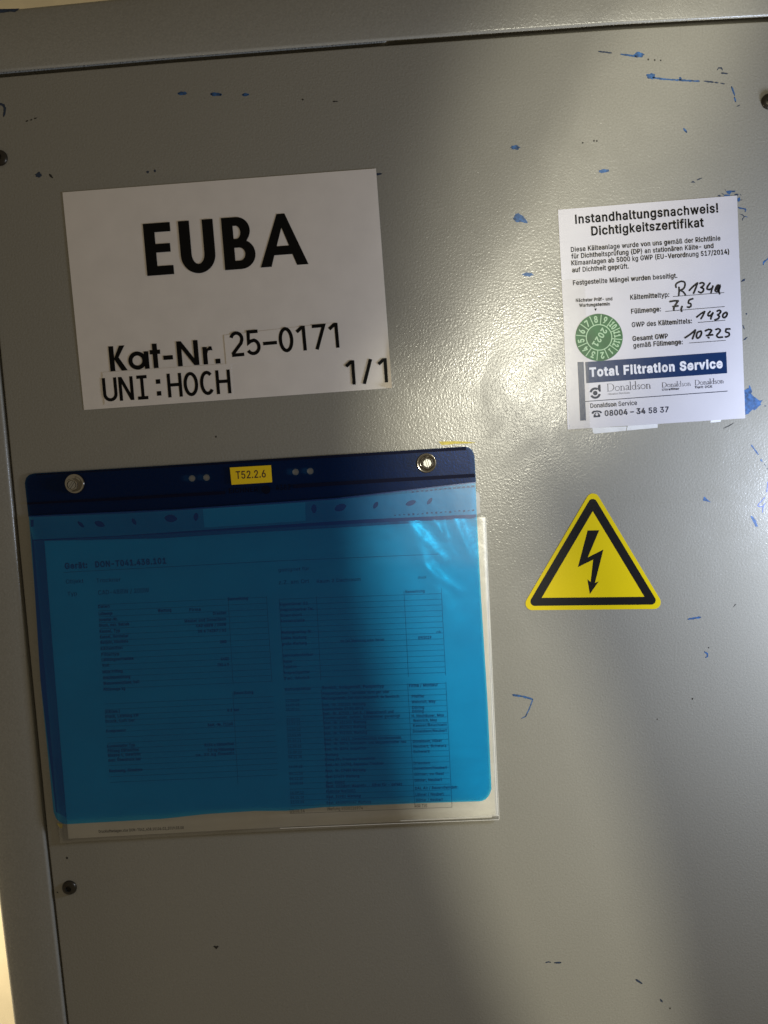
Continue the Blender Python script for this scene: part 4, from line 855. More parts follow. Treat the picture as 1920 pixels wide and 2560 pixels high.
# handwriting
l = Lay(HC + .03, .002); zh = ((1630, 680), 7.541)
HW = [[(455, 290), (450, 240), (490, 198), (560, 177), (615, 195), (622, 260), (590, 318), (530, 345)], [(530, 345), (590, 375), (630, 430)], [(510, 290), (512, 370), (505, 440)],
      [(705, 348), (780, 270), (858, 208)], [(858, 208), (828, 300), (785, 400)],
      [(905, 215), (950, 202), (985, 226), (958, 270), (925, 292), (972, 318), (962, 368), (920, 392), (880, 372)],
      [(1095, 212), (1052, 270), (1040, 318), (1080, 332), (1140, 305)], [(1150, 268), (1130, 330), (1115, 388)],
      [(1285, 262), (1245, 250), (1205, 300), (1195, 355), (1230, 370), (1270, 320), (1285, 262), (1262, 350), (1275, 410)], [(1255, 275), (1225, 330)],
      [(340, 560), (420, 545), (495, 545)], [(495, 545), (450, 610), (420, 665), (412, 715)], [(400, 655), (490, 640)], [(570, 650), (552, 700), (560, 740)],
      [(770, 505), (705, 528), (688, 585), (730, 600), (735, 640), (705, 665), (670, 660)],
      [(845, 850), (920, 790), (995, 745)], [(995, 745), (962, 820), (925, 880)],
      [(1095, 745), (1060, 790), (1065, 825), (1110, 818), (1150, 770)], [(1150, 775), (1125, 830), (1110, 885)],
      [(1232, 738), (1270, 722), (1298, 745), (1270, 790), (1242, 808), (1270, 838), (1248, 880), (1190, 905)],
      [(1400, 760), (1350, 790), (1335, 840), (1365, 862), (1405, 830), (1418, 780), (1400, 760)],
      [(625, 1240), (730, 1170), (820, 1095)], [(820, 1095), (795, 1180), (765, 1258)],
      [(925, 1115), (860, 1140), (840, 1210), (860, 1250), (910, 1215), (935, 1150), (925, 1115)],
      [(1010, 1112), (1070, 1085), (1125, 1098), (1095, 1150), (1062, 1195)], [(1030, 1200), (1145, 1185)], [(1062, 1236), (1074, 1242)],
      [(1205, 1085), (1255, 1072), (1290, 1100), (1260, 1150), (1222, 1195), (1250, 1232), (1330, 1228)],
      [(1470, 1075), (1400, 1075)], [(1400, 1075), (1392, 1128), (1448, 1148), (1458, 1190), (1425, 1218), (1385, 1225)]]
for st in HW: l.strokepx(smooth(Z(*zh, st), 5), 4.3)
l.build("handwriting", M['marker'], ct)
# banner, side bar, rule
l = Lay(HC); l.polypx([(1463, 905), (1815.7, 879.6), (1818, 933), (1465.6, 958)]); l.build("blue_banner", M['navy'], ct)
l = Lay(HC); l.polypx([(1443.7, 905.2), (1459, 904.6), (1465.3, 1051), (1450.5, 1051.7)]); l.build("blue_side_bar", M['navy'], ct)
l = Lay(HC + .03); text(l, "Total Filtration Service", (1475.5, 941.2), (1808, 918.7), 20.5, .075); l.build("banner_text", M['whiteprint'], ct)
# company wordmarks (light roman letters drawn with strokes)
def roman(lay, p0, p1, cap_px):
    a = Vector(to2(*p0, lay.h)); b = Vector(to2(*p1, lay.h)); ex = (b - a).normalized(); ey = Vector((-ex.y, ex.x)); k = cap_px * PXM
    th, tn = .085, .045; G = []; xh = .60
    def add(x, pts, wd): G.append(([(x + p[0], p[1]) for p in pts], wd))
    x = 0
    add(x, [(.10, 0), (.10, 1)], th); add(x, [(0, .02), (.34, .02)] + arc(.34, .5, .40, .48, -90, 90, 12) + [(0, .98)], tn); add(x, arc(.34, .5, .40, .46, -50, 50, 6), th); x += .86
    def o(x): add(x, arc(.25, xh / 2, .23, xh / 2 - .01, 0, 360, 18)[:-1] + [(.48, xh / 2)], tn * 1.25)
    def n(x): add(x, [(.10, 0), (.10, xh)], th); add(x, [(0, .015), (.2, .015)], tn); add(x, [(0, xh - .04), (.1, xh)], tn); add(x, [(.12, xh * .72)] + arc(.27, xh * .68, .14, xh * .30, 150, 20, 6) + [(.42, xh * .6)], tn); add(x, [(.42, xh * .66), (.42, 0)], th); add(x, [(.33, .015), (.52, .015)], tn)
    o(x); x += .56; n(x); x += .56
    add(x, [(.06, xh * .78)] + arc(.2, xh * .74, .15, xh * .24, 150, 0, 8) + [(.35, .05), (.42, .0)], th * .8); add(x, [(.34, xh * .56), (.08, xh * .36), (.03, .13), (.14, .0), (.34, .14)], tn * 1.2); x += .46
    add(x, [(.09, 0), (.09, 1.08)], th); add(x, [(0, .015), (.18, .015)], tn); add(x, [(0, 1.04), (.09, 1.08)], tn); x += .25
    add(x, arc(.24, xh / 2, .21, xh / 2 - .01, 70, 290, 12), tn * 1.2); add(x, [(.40, 0), (.40, 1.08)], th); add(x, [(.31, 1.04), (.4, 1.08)], tn); add(x, [(.4, .015), (.48, .015)], tn); x += .55
    add(x, [(.30, xh * .85), (.17, xh), (.06, xh * .8), (.10, xh * .58), (.26, xh * .40), (.30, xh * .18), (.17, 0), (.03, xh * .16)], tn * 1.3); x += .40
    o(x); x += .56; n(x); x += .52
    f = (b - a).length / (x * k)
    for pts, wd in G:
        lay.stroke([a + ex * (p[0] * k * f) + ey * (p[1] * k) for p in pts], wd * k, False)
l = Lay(HC)
roman(l, (1518, 978.5), (1627.3, 971), 18.5); roman(l, (1655.4, 969), (1727, 964.3), 12.2); roman(l, (1737.4, 963.3), (1809.6, 958.2), 12.8)
text(l, "Ultrafilter", (1655.4, 976.8), (1698.6, 974.0), 5, .05); text(l, "Torit DCE", (1737.4, 971.3), (1781.3, 968.8), 5.2, .05)
text(l, "Donaldson Service", (1477, 1020), (1593, 1012.2), 11, .022)
text(l, "08004 – 34 58 37", (1512.6, 1040), (1673.2, 1030), 13.4, .04)
l.strokepx([(1463, 1003.8), (1819, 977.8)], 1.7, False)
l.build("company_text", M['navytext'], ct)
l = Lay(HC); text(l, "Filtration Solutions", (1520, 988), (1575, 984), 4.6, .01); l.build("small_grey_text", M['greytext'], ct)
# round company emblem with the letter d
zl = ((1400, 820), 6.38)
l = Lay(HC)
def ring(cx, cy, ro, ri, a0, a1, n=14): return arc(cx, cy, ro, ro, a0, a1, n) + arc(cx, cy, ri, ri, a1, a0, n)
def flip(pts): return [(x, y) for x, y in pts]
l.polypx(Z(*zl, [(610, 908), (645, 902), (652, 1015), (628, 1018), (600, 975)]))
l.polypx(Z(*zl, ring(562, 1040, 92, 56, 190, 300, 14)))
l.polypx(Z(*zl, ring(562, 1040, 90, 54, 10, 150, 14)))
l.polypx(Z(*zl, arc(562, 1038, 37, 37, 0, 345, 20)))
l.build("round_emblem", M['navytext'], ct)
# telephone symbol
zl = ((1400, 820), 6.38)
l = Lay(HC)
l.polypx(Z(*zl, [(505, 1370), (505, 1345), (530, 1322), (585, 1314), (640, 1320), (668, 1338), (670, 1358), (640, 1360), (632, 1345), (585, 1338), (542, 1348), (538, 1366)]))
l.polypx(Z(*zl, [(560, 1352), (612, 1350), (645, 1392), (640, 1420), (535, 1428), (535, 1400)]), Z(*zl, arc(588, 1378, 22, 20, 0, 345, 14)))
l.build("telephone_symbol", M['navytext'], ct)

# green inspection seal, stuck on the certificate
gs = empty("inspection_seal", S(1497.7, 843.5), label="round green test seal with month ring and the year 2021", category="seal")
cx, cy = 1497.7, 843.5; RG = 59.3
slab("seal_disc", [(cx + RG * math.cos(R(a * 7.5)), cy + RG * math.sin(R(a * 7.5))) for a in range(48)], .24, .34, M['green'], gs)
l = Lay(.38, .003)
l.strokepx([(cx + 32 * math.cos(R(a * 10)), cy + 32 * math.sin(R(a * 10))) for a in range(36)], 2.3, False, True)
for k in range(12):
    a = R(-24.5 + 30 * k); l.strokepx([(cx + 32 * math.sin(a), cy - 32 * math.cos(a)), (cx + 57.5 * math.sin(a), cy - 57.5 * math.cos(a))], 2.1, False)
def rot_text(lay, s_, c, ang, cap, wd, bold=.05):
    """centred text whose top points to angle ang (clockwise from up)"""
    a = R(ang); ex = (math.cos(a), math.sin(a)); up = (math.sin(a), -math.cos(a))
    b0 = (c[0] - ex[0] * wd / 2 - up[0] * cap / 2, c[1] - ex[1] * wd / 2 - up[1] * cap / 2)
    text(lay, s_, b0, (b0[0] + ex[0] * wd, b0[1] + ex[1] * wd), cap, bold)
for k in range(1, 13):
    a = -9.5 + 30 * (k - 8); c = (cx + 45.5 * math.sin(R(a)), cy - 45.5 * math.cos(R(a)))
    rot_text(l, str(k), c, a, 15, {1: 5}.get(k, 9.5) if k < 10 else 15.5)
rot_text(l, "2021", (cx + 1, cy + 1), 122, 15, 50)
l.build("seal_print", M['greenprint'], gs)

# clear tape over the certificate's left edge
l = Lay(.30, 0); l.polypx([(1402, 700), (1462, 697), (1470, 900), (1476, 1076), (1425, 1080), (1410, 900)])
l.build("clear_tape", M['tape'], None, label="strip of clear tape over the certificate's lower left edge", category="tape")
# torn label remnants peeping out below the certificate
zs = ((1360, 700), 2.9625)
slab("label_remnant", Z(*zs, [(358, 1095), (362, 1128), (372, 1138), (480, 1128), (606, 1116), (612, 1085)]), .005, .045, M['scrap'],
     label="longer torn white label remnant under the certificate's lower left corner", category="label remnant")
slab("label_remnant", Z(*zs, [(620, 1080), (612, 1115), (730, 1104), (842, 1094), (842, 1066)]), .005, .045, M['scrap'],
     label="middle torn white label remnant under the certificate's bottom edge", category="label remnant")
slab("label_remnant", Z(*zs, [(1236, 1040), (1232, 1056), (1308, 1050), (1312, 1035)]), .005, .045, M['scrap'],
     label="tiny white label remnant under the certificate near its lower right corner", category="label remnant")

# ================================================================== HIGH VOLTAGE SIGN
vs_ = empty("warning_sign", S(1481, 1400), label="yellow triangular electrical hazard sticker with black lightning bolt", category="warning sign")
zw = ((1240, 1180), 3.456)
def rtri(cs, r, n=8):
    out = []
    for c, (a0, a1) in zip(cs, ((210, 330), (-30, 92), (88, 210))):
        out += [(c[0] + r * math.cos(R(a0 + (a1 - a0) * i / n)), c[1] + r * math.sin(R(a0 + (a1 - a0) * i / n))) for i in range(n + 1)]
    return out
slab("yellow_triangle", Z(*zw, rtri([(838, 243), (1366, 1126), (313, 1136)], 58)), .02, .20, M['yellow'], vs_)
l = Lay(.24); l.polypx(Z(*zw, rtri([(836, 270), (1342, 1108), (335, 1119)], 38)), Z(*zw, [(836, 338), (1283, 1078), (395, 1087)])); l.build("black_border", M['black'], vs_)
l = Lay(.24); l.polypx(Z(*zw, [(792, 505), (892, 503), (793, 738), (928, 670), (855, 958), (888, 945), (811, 1055), (790, 927), (818, 950), (840, 757), (708, 822)])); l.build("lightning_bolt", M['black'], vs_)

# ================================================================== DOCUMENT POUCH
po = empty("document_pouch", S(640, 1160), label="translucent blue hanging document pouch bolted to the door by its navy header", category="document pouch")
FTOP = [(62, 1186), (77, 1184), (400, 1165), (800, 1140), (1163, 1116.5), (1187, 1115)]
HB = [(62, 1291), (72, 1290.5), (440, 1274), (840, 1246), (1188, 1206)]          # weld under the header
FLE = [(1184, 62), (1210, 62), (1290, 72), (1480, 87), (1700, 101), (2030, 134), (2060, 138)]      # left edge (v, u)
FRI = [(1115, 1186), (1136, 1186.7), (1289, 1192), (1480, 1202), (1760, 1219.4), (1980, 1229), (2003, 1230)]
FBOT = [(134, 2062), (165, 2060.5), (407, 2047), (516, 2035), (635, 2027.5), (716, 2027), (809.5, 2018), (1034, 2008.5), (1209, 2003), (1232, 2002)]
# header: outline with rounded corners, punched holes
def circ(c, r, n=14): return [(c[0] + r * math.cos(2 * math.pi * i / n), c[1] + r * math.sin(2 * math.pi * i / n)) for i in range(n)]
top_l = [(63.5, 1222), (62, 1208), (65, 1195), (73, 1187), (85, 1183.5)]; top_r = [(1160, 1116.5), (1172, 1118.5), (1181, 1126), (1186, 1138), (1187, 1152)]
hl = [(71, 1292)] + top_l + [(400, 1164.5), (800, 1139.5)] + top_r + [(1190, 1207), (840, 1248), (440, 1275.5)]
holes = [circ((480, 1196), 8.2), circ((516, 1194), 8.2), circ((739, 1180), 8.2), circ((775.6, 1178), 8.2)]
lps = [[to2(u, v, 1.0) for u, v in lp] for lp in [hl] + holes]
tr = tessellate_polygon([[Vector((a, b, 0)) for a, b in lp] for lp in lps]); flat = [p for lp in lps for p in lp]
me = bpy.data.meshes.new("header_strip"); me.from_pydata([(a, -.001, b) for a, b in flat], [], [tuple(t) for t in tr])
child(link("header_strip", me, M['header']), po)
# weld lines: ribbed dark seams
l = Lay(1.06, .001)
l.strokepx([(68, 1259), (300, 1247), (563, 1231.5)], [5, 7, 8], False); l.strokepx([(733, 1216), (950, 1202), (1187.5, 1188.5)], 9, False)
l.strokepx([(90, 1187), (400, 1168), (800, 1143), (1165, 1121)], [2.5, 4, 6, 8], False)
l.build("weld_seam", M['weld'], po)
l = Lay(1.08, .001)
text(l, "EICHNER", (573, 1233), (645, 1228.5), 12, .03); text(l, "4382", (690, 1226), (728, 1223.5), 13, .02)
l.polypx(circ((665, 1224), 11)); l.build("embossed_text", M['emboss'], po)

def film_h(u, v):
    """how far the hanging film stands off the door, mm"""
    t = max(0, min(1, (v - 1200) / 850)); s = (u - 60) / 1150
    h = 1.9 + 1.5 * min(1, t * 4) + 1.3 * t
    h += .5 * t * math.sin(s * 7.0 + .8) + .35 * t * math.sin(s * 13 + 4 * t)
    return h
def film_pt(s, t):
    # s across, t down; rounded lower corners
    sb = s
    uL = lambda v: lerp(FLE, v); uR = lambda v: lerp(FRI, v)
    # bottom edge with rounded ends
    ub = 134 + (1232 - 134) * s
    vb = lerp(FBOT, ub)
    rl, rr = 32., 30.
    dl = ub - 134; dr = 1230 - ub
    if dl < rl: vb -= rl - math.sqrt(max(0, rl * rl - (rl - dl) ** 2))
    if dr < rr: vb -= rr - math.sqrt(max(0, rr * rr - (rr - max(0, dr)) ** 2))
    ut = 70 + (1189.5 - 70) * s; vt = lerp(HB, ut) - 1.0
    v = vt + (vb - vt) * t
    u = uL(v) + (uR(v) - uL(v)) * s
    return S(u, v, film_h(u, v))
def edges(n, e=8):
    a = [0.0]
    return a
def front():
    # denser sampling near both sides so the corner rounding is smooth
    ss = sorted(set([i / 70 for i in range(71)] + [i * .0035 for i in range(11)] + [1 - i * .0035 for i in range(11)]))
    n = len(ss); nv = 60
    vs = [film_pt(s, j / nv) for j in range(nv + 1) for s in ss]
    fs = [(j * n + i, (j + 1) * n + i, (j + 1) * n + i + 1, j * n + i + 1) for j in range(nv) for i in range(n - 1)]
    me = bpy.data.meshes.new("front_film"); me.from_pydata(vs, [], fs); me.polygons.foreach_set("use_smooth", [True] * len(fs))
    return child(link("front_film", me, M['film']), po)
front()
slab("back_film", [(72, 1300), (440, 1284), (840, 1256), (1187, 1216), (1190, 1290), (1199, 1480), (1216, 1760), (1225, 1960), (1205, 1985), (800, 2000), (170, 2045), (140, 2030), (101, 1700), (76, 1300)], .1, .2, M['backfilm'], po)

# ---- the clear sleeve inside the pouch: a thing of its own, with its filing strip
sl = empty("clear_sleeve", S(660, 1300), label="clear punched plastic sleeve hanging inside the blue pouch around the documents", category="plastic sleeve")
SLc = [(84, 1352), (1214, 1292), (1249, 2050.5), (150, 2108)]
WR = [((1012, 1285), (1130, 1560), 21, .36), ((1046, 1330), (1110, 1400), 12, .16), ((1150, 1240), (1190, 1300), 10, .15), ((900, 1250), (935, 1300), 9, .10), ((1085, 1240), (1105, 1330), 9, .22), ((1070, 1285), (1112, 1345), 8, .22), ((1125, 1275), (1180, 1400), 13, .26),
      ((960, 1250), (1000, 1320), 9, .15), ((1035, 1400), (1150, 1480), 10, .12), ((300, 2070), (900, 2030), 10, .25), ((820, 2050), (1180, 2030), 8, .22)]
for k in range(46):
    a_ = (random.uniform(880, 1190), random.uniform(1222, 1302)); g_ = random.uniform(.4, 1.5); n_ = random.uniform(8, 32)
    WR.append((a_, (a_[0] + n_ * math.cos(g_), a_[1] + n_ * math.sin(g_)), random.uniform(5, 9), random.uniform(.03, .09) * (a_[0] - 800) / 300))
def wrinkle(u, v):
    h = 0
    for a, b, wd, am in WR:
        dx, dy = b[0] - a[0], b[1] - a[1]; L2 = dx * dx + dy * dy; t = ((u - a[0]) * dx + (v - a[1]) * dy) / L2
        tt = max(0, min(1, t)); px, py = a[0] + dx * tt, a[1] + dy * tt; d = math.hypot(u - px, v - py)
        h += 3.2 * am * math.exp(-(d / wd) ** 2) * math.sin(math.pi * (.15 + .7 * tt)) ** .5
    return h
def sleeve_pt(s, t):
    t = t ** 1.35
    u, v = bil(SLc, s, t)
    b = 6 * math.sin(3.3 * s + .3) * max(0, (t - .9) / .1) * (1 if s > .05 else s / .05)
    return S(u, v - b * .4, 1.55 + wrinkle(u, v) + .10 * math.sin(9 * s + 5 * t) * math.sin(4 * t))
grid("sleeve_front", sleeve_pt, 220, 170, M['sleeve'], sl)
# filing strip with overlapping lens shaped punch holes
def lens(c, rx, ry, ang, n=12):
    rx *= 1.25; ry *= 1.3
    out = []
    for i in range(n):
        a = 2 * math.pi * i / n; x = rx * math.cos(a); y = ry * math.sin(a) * (abs(math.sin(a)) ** .35)
        out.append((c[0] + x * math.cos(ang) - y * math.sin(ang), c[1] + x * math.sin(ang) + y * math.cos(ang)))
    return out
lh = [lens((202, 1311), 9, 3.2, .75), lens((249, 1310), 11, 5.5, .35), lens((335, 1304), 7.5, 3.8, 1.0), lens((427, 1296), 13, 7.5, .08),
      lens((490, 1292), 5, 8, .1), lens((785, 1272), 5.5, 9, 0), lens((851, 1269), 12.5, 7, -.35), lens((939, 1263), 8, 4, -1.0), lens((1027, 1257.5), 11, 5, -.35), lens((1074, 1253), 8.5, 3.6, -.9)]
slab("filing_strip", [(84, 1293), (300, 1285), (640, 1264), (900, 1244), (1186, 1218), (1190, 1228), (1198, 1232), (1201, 1250), (1199, 1265), (1202, 1281), (1194, 1286), (1188, 1286),
                      (900, 1299), (640, 1316), (300, 1339), (110, 1348), (82, 1349), (76, 1318), (84, 1316)], 1.15, 1.30, M['strip'], sl, holes=lh)
slab("paper_insert", [(507, 1272.5), (763, 1256), (764, 1302), (511, 1319)], 1.36, 1.45, M['strip_white'], sl)
l = Lay(1.34, .002)
for k in range(14):
    u = 1030 + k * 11.5; v = 1230 - (u - 1030) * .10
    if u < 1186: l.strokepx([(u, v + random.uniform(-1, 1)), (u + 6, v - .4)], 3.2, False)
for k in range(18):
    u = 985 + k * 11.5; v = 1289 - (u - 985) * .07
    if u < 1190: l.strokepx([(u, v + random.uniform(-2, 2)), (u + 5, v - .4)], random.uniform(2, 5), False)
l.build("weld_dots", M['toner_light'], sl)
l = Lay(2.0, .001)
l.strokepx([(1222, 1500), (1230, 1760), (1243, 2036)], 2.2, False); l.strokepx([(1214.5, 1296), (1222, 1480), (1234.5, 1760), (1248, 2048)], 1.5, False)
l.strokepx([(1000, 2052), (1130, 2046), (1247, 2039)], 1.6, False); l.strokepx([(700, 2071), (960, 2060), (1248, 2049)], 1.6, False)
l.build("sleeve_seam", M['seam'], sl)
# crumpled left margin of the sleeve below the film
slab("sleeve_edge", [(137, 2058), (172, 2056), (175, 2100), (172, 2112), (158, 2104), (149, 2090)], .9, 1.0, M['tape'], sl)
l = Lay(1.05, 0); l.polypx(jag([(142, 2058), (157, 2060), (156, 2070), (150, 2071), (146, 2064)], .5)); l.build("yellow_tab", M['yellow_mark'], sl)

# ---- documents in the sleeve
bk = slab("rear_document", [(1050, 1303), (1213.6, 1294.5), (1221, 1480), (1233, 1760), (1246, 2040), (1050, 2049)], .55, .75, M['sheet'],
          label="plain white rear document whose edge shows right of the blue film", category="document")
slab("rear_document", [(1052, 1306), (1207, 1297.5), (1214.5, 1480), (1226, 1760), (1239, 2036), (1052, 2045)], .8, .9, M['sheet'],
     label="second plain white document lying just in front of the rearmost sheet", category="document")
dc = empty("equipment_record", S(640, 1700), label="printed A4 equipment record with tables, seen through the blue film", category="document")
slab("paper", [(111, 1352), (400, 1346), (640, 1331), (900, 1316), (1196, 1298), (1212, 1640), (1230, 2044), (700, 2068), (171, 2097), (138, 1700)], 1.0, 1.15, M['sheet'], dc)
HD = 1.19
l = Lay(HD, .001)
text(l, "Gerät:", (163, 1422), (220, 1419), 14, .07); text(l, "DON-T041.438.101", (240, 1418), (417, 1408.5), 14, .07)
l.build("record_heading", M['toner'], dc)
l = Lay(HD, .001)
rows = [("Objekt", 165, 1459, 44, 10), ("Trockner", 241, 1456.5, 61, 10), ("Typ", 169, 1489.5, 24, 10), ("CAD-488W / 200W", 246, 1487, 127, 11)]
def ln(s_, u, v, wd, cap, slope=-.052, bold=.012): text(l, s_, (u, v), (u + wd, v + slope * wd), cap, bold)
for r_ in rows: ln(*r_)
lab = ["Daten", "Luftmenge", "Inventar-Nr.", "Druck, max. Betrieb", "Kessel, Typ", "Kessel, Hersteller", "Baujahr, Abnahme", "Kältemittel", "Filtertyp", "Leistungsaufnahme", "Volt", "letzte Prüfung", "Anschlussleistung", "Wasseranschluss, kalt", "Füllmenge kg"]
yv = [1520, 1538, 1553, 1567, 1582, 1596, 1609.5, 1625, 1640, 1653, 1667, 1683, 1698, 1712, 1727]
wl = [80, 95, 130, 205, 140, 195, 190, 150, 125, 220, 50, 140, 190, 250, 150]
for s_, y, wd in zip(lab, yv, wl): ln(s_, 246 + (y - 1517) * .065, y, wd / 2.765, 7.2, bold=.075)
for s_, y, wd in (("(Kältem.)", 1783, 105), ("Druck, Leistung kW", 1795, 230), ("Druck, Luft bar", 1807, 200), ("Kompressor", 1831, 135),
                  ("Kondensator Typ", 1869, 190), ("Füllung Kältemittel", 1881, 215), ("Masse t, Gewicht", 1892, 225), ("max. Überdruck bar", 1904, 225), ("Rechnung, Abnahme", 1931, 230)):
    ln(s_, 263 + (y - 1780) * .07, y, wd / 2.765, 7.2, bold=.08)
for s_, u, y, wd in (("Wartung", 395, 1530, 34), ("Firma", 474, 1528, 29), ("Bemerkung", 570, 1501, 51), ("Dresden", 533, 1537, 33), ("Mauler und Donaldson", 462, 1556, 104), ("CAD 488W / 200W", 491, 1568, 75),
                     ("DR 4 74387 / 02", 496, 1582, 70), ("2002", 551, 1608, 16), ("6403", 553, 1651, 20), ("780 x 9", 544, 1666, 29), ("Bemerkung", 585, 1736, 49), ("4.1 bar", 568, 1779, 31),
                     ("Best.-Nr. 71165", 520, 1816, 63), ("R134 a Kältemittel", 512, 1866, 73), ("7,5 kg Füllmenge", 520, 1879, 66), ("ca. 20 kg Gesamt", 490, 1891, 96)):
    ln(s_, u, y, wd, 7.2, bold=.07)
l.build("left_table_text", M['toner'], dc)
l = Lay(HD, .001)
ln("geeignet für", 696, 1429, 77, 8.5, bold=.015); ln("z.Z. am Ort", 697, 1461, 76, 9.5, bold=.015); ln("Raum 2 Dachraum", 792, 1457.5, 110, 8.5, bold=.02); ln("druck", 1045, 1447, 21, 7)
ln("Bemerkung", 1014, 1483, 48, 7, bold=.03)
for s_, y, wd in (("Eigentümer 01", 1514, 71), ("Ansprechpartner Tel.", 1528, 84), ("Standort", 1542, 54), ("Kostenstelle", 1556, 60), ("Wartungsvertrag-Nr.", 1584.5, 77), ("kleine Wartung", 1598.5, 62),
                  ("große Wartung", 1613, 62), ("Servicetechniker", 1642, 76), ("Name", 1657, 22), ("Telefon", 1671, 34), ("Ansprechpartner", 1685.5, 66), ("Tel. Mobil", 1699.5, 64), ("Wartungsdatum", 1727, 66)):
    ln(s_, 699 + (y - 1500) * .055, y, wd, 7, -.042, .045)
ln("zur Zeit Überholung außer Betrieb", 851, 1606, 110, 6.6, -.035, .03); ln("09/2019", 1046, 1598, 33, 7, bold=.05); ln("ok", 1091, 1583, 12, 6.5)
ln("Bereich, Anlagenteil, Pumpentyp", 806, 1723, 154, 8, -.03, .05); ln("Firma / Monteur", 1023, 1717.5, 72, 8, -.03, .045)
mid = [("Ansprechpartner, Teamleiter nicht gen oder", 360, 840, 155), ("Wartungstermin, Zeit nicht beigestellt, da Bereitsch.", 360, 915, 190), ("Best.-Nr. 500365 Wartung", 360, 670, 237), ("Kostenstelle 27.02.2011", 365, 655, 268),
       ("Best.-Nr. 87965 / Seil K. / Magnetventil und", 365, 870, 298), ("Kondensatabl. defekt, Schwimmer gereinigt", 370, 915, 330), ("Best.-Nr. 651361 Wartung", 372, 675, 365), ("Best.-Nr. 802363 Wartung", 372, 675, 400),
       ("Best.-Nr. 902303, Wartung", 372, 680, 440), ("Best.-Nr. 6413, Zwischenstück Kondensatabl.", 375, 930, 485), ("Best.-Nr. 8574, Druckaufn. und Magnetschalter neu", 375, 960, 515), ("Best.-Nr. 8394, Inspektion", 378, 675, 553),
       ("Wartung", 380, 475, 592), ("Firma PF, Trockner beschickt", 380, 740, 628), ("Best.-Nr. 14792, Reparatur Trockner", 383, 800, 665), ("Best.-Nr. 17489 Wartung", 383, 670, 708), ("Best.17429 Wartung", 385, 625, 750),
       ("Best. 30082", 388, 520, 793), ("Best. 202Maxi Magnetv. - ölfrei für - defekt", 388, 930, 818), ("Kontrolle Nov/2011", 390, 600, 855), ("Best. 30982 Wartung", 390, 635, 893), ("Best. 4500095067 Wartung", 392, 710, 937)]
for s_, a, b, y in mid: ln(s_, 680 + a / 2.86, 1680 + y / 2.86 + 3, (b - a) / 2.86, 7, -.03, .045)
rc = [("Pfeiffer", 1000, 1090, 175), ("Weinrich, May", 1000, 1170, 215), ("Döring", 1005, 1090, 255), ("Döring", 1005, 1085, 282), ("H. Neuhäuser, May", 1000, 1230, 315), ("Weinrich, May", 1010, 1180, 348), ("Kaeser/Beuchlein", 1012, 1250, 383),
      ("Donaldson/Neubert", 1010, 1250, 425), ("Donaldson, Hüser", 1010, 1215, 497), ("Neubert, Schwarz", 1012, 1248, 533), ("Schwarz", 1012, 1130, 570), ("Dresden", 1015, 1130, 652), ("Donaldson/Neubert", 1015, 1250, 690),
      ("Göhler, zu Gast", 1018, 1230, 732), ("Göhler, Neubert", 1020, 1215, 775), ("DAL Air / Bauernfeindstr.", 1025, 1335, 832), ("Löbner / Neubert", 1027, 1228, 877), ("Göhler / Neubert", 1030, 1222, 917)]
for s_, a, b, y in rc: ln(s_, 680 + a / 2.86, 1680 + y / 2.86 + 3, (b - a) / 2.86, 7, -.03, .045)
ln("Wartung 4500126974", 817.5, 2026.5, 90, 8.6, -.033, .008); ln("AIR TIS", 1037, 2018.8, 31, 8, -.03, .01); ln("25.01.14", 727, 2031.5, 35, 8, -.03, .01)
l.build("right_table_text", M['toner'], dc)
l = Lay(HD, .001)
for k, y in enumerate((1755, 1766, 1777, 1802, 1813, 1828, 1842, 1856, 1870, 1884, 1896, 1920, 1937, 1950, 1962, 1985, 1997, 2009)):
    ln(random.choice(["12.03.09", "04.11.10", "21.07.11", "16.09.12"]), 714 + (y - 1750) * .05, y, 34, 6.5, -.03, .03)
l.build("date_text", M['toner'], dc)
l = Lay(HD, .001)
text(l, "Druckluftanlagen.xlsx DON-T041_438.10106.02_2019.03.08", (247.5, 2082), (460, 2072), 7, .03)
l.build("footer_text", M['toner'], dc)
l = Lay(HD, .0008)
l.strokepx([(159, 1431), (700, 1402), (1100, 1385)], 1.2, False)
def rule(u0, v0, u1, slope, wd=.9): l.strokepx([(u0, v0), (u1, v0 + (u1 - u0) * slope)], wd, False)
for k in range(15): y = 1512 + k * 15; rule(246 + (y - 1512) * .065, y, 667 + (y - 1512) * .065, -.045)
for k in range(15): y = 1760 + k * 14; rule(262 + (y - 1760) * .065, y, 684 + (y - 1760) * .06, -.045)
l.strokepx([(570, 1495), (583, 1712)], .9, False); l.strokepx([(666, 1490), (680, 1705)], .9, False); l.strokepx([(582, 1730), (595, 1960)], .9, False)
for k in range(15): y = 1498 + k * 14.1; rule(698 + (y - 1498) * .055, y, 1103 + (y - 1498) * .05, -.035)
for a, b in (((698, 1498), (711, 1702)), ((791, 1490), (802, 1700)), ((1010, 1478), (1021, 1692)), ((1103, 1470), (1114, 1688))): l.strokepx([a, b], 1, False)
for k in range(22): y = 1721 + k * 14; rule(711 + (y - 1721) * .05, y, 1114.6 + (y - 1715) * .04, -.032)
for a, b in (((802.5, 1716), (825, 2024)), ((1019, 1708), (1037, 2018)), ((1114.6, 1704), (1130, 2018)), ((724, 2022), (726, 2034))): l.strokepx([a, b], 1, False)
l.strokepx([(726, 2034), (1130, 2018)], 1, False)
l.build("table_rules", M['toner_light'], dc)

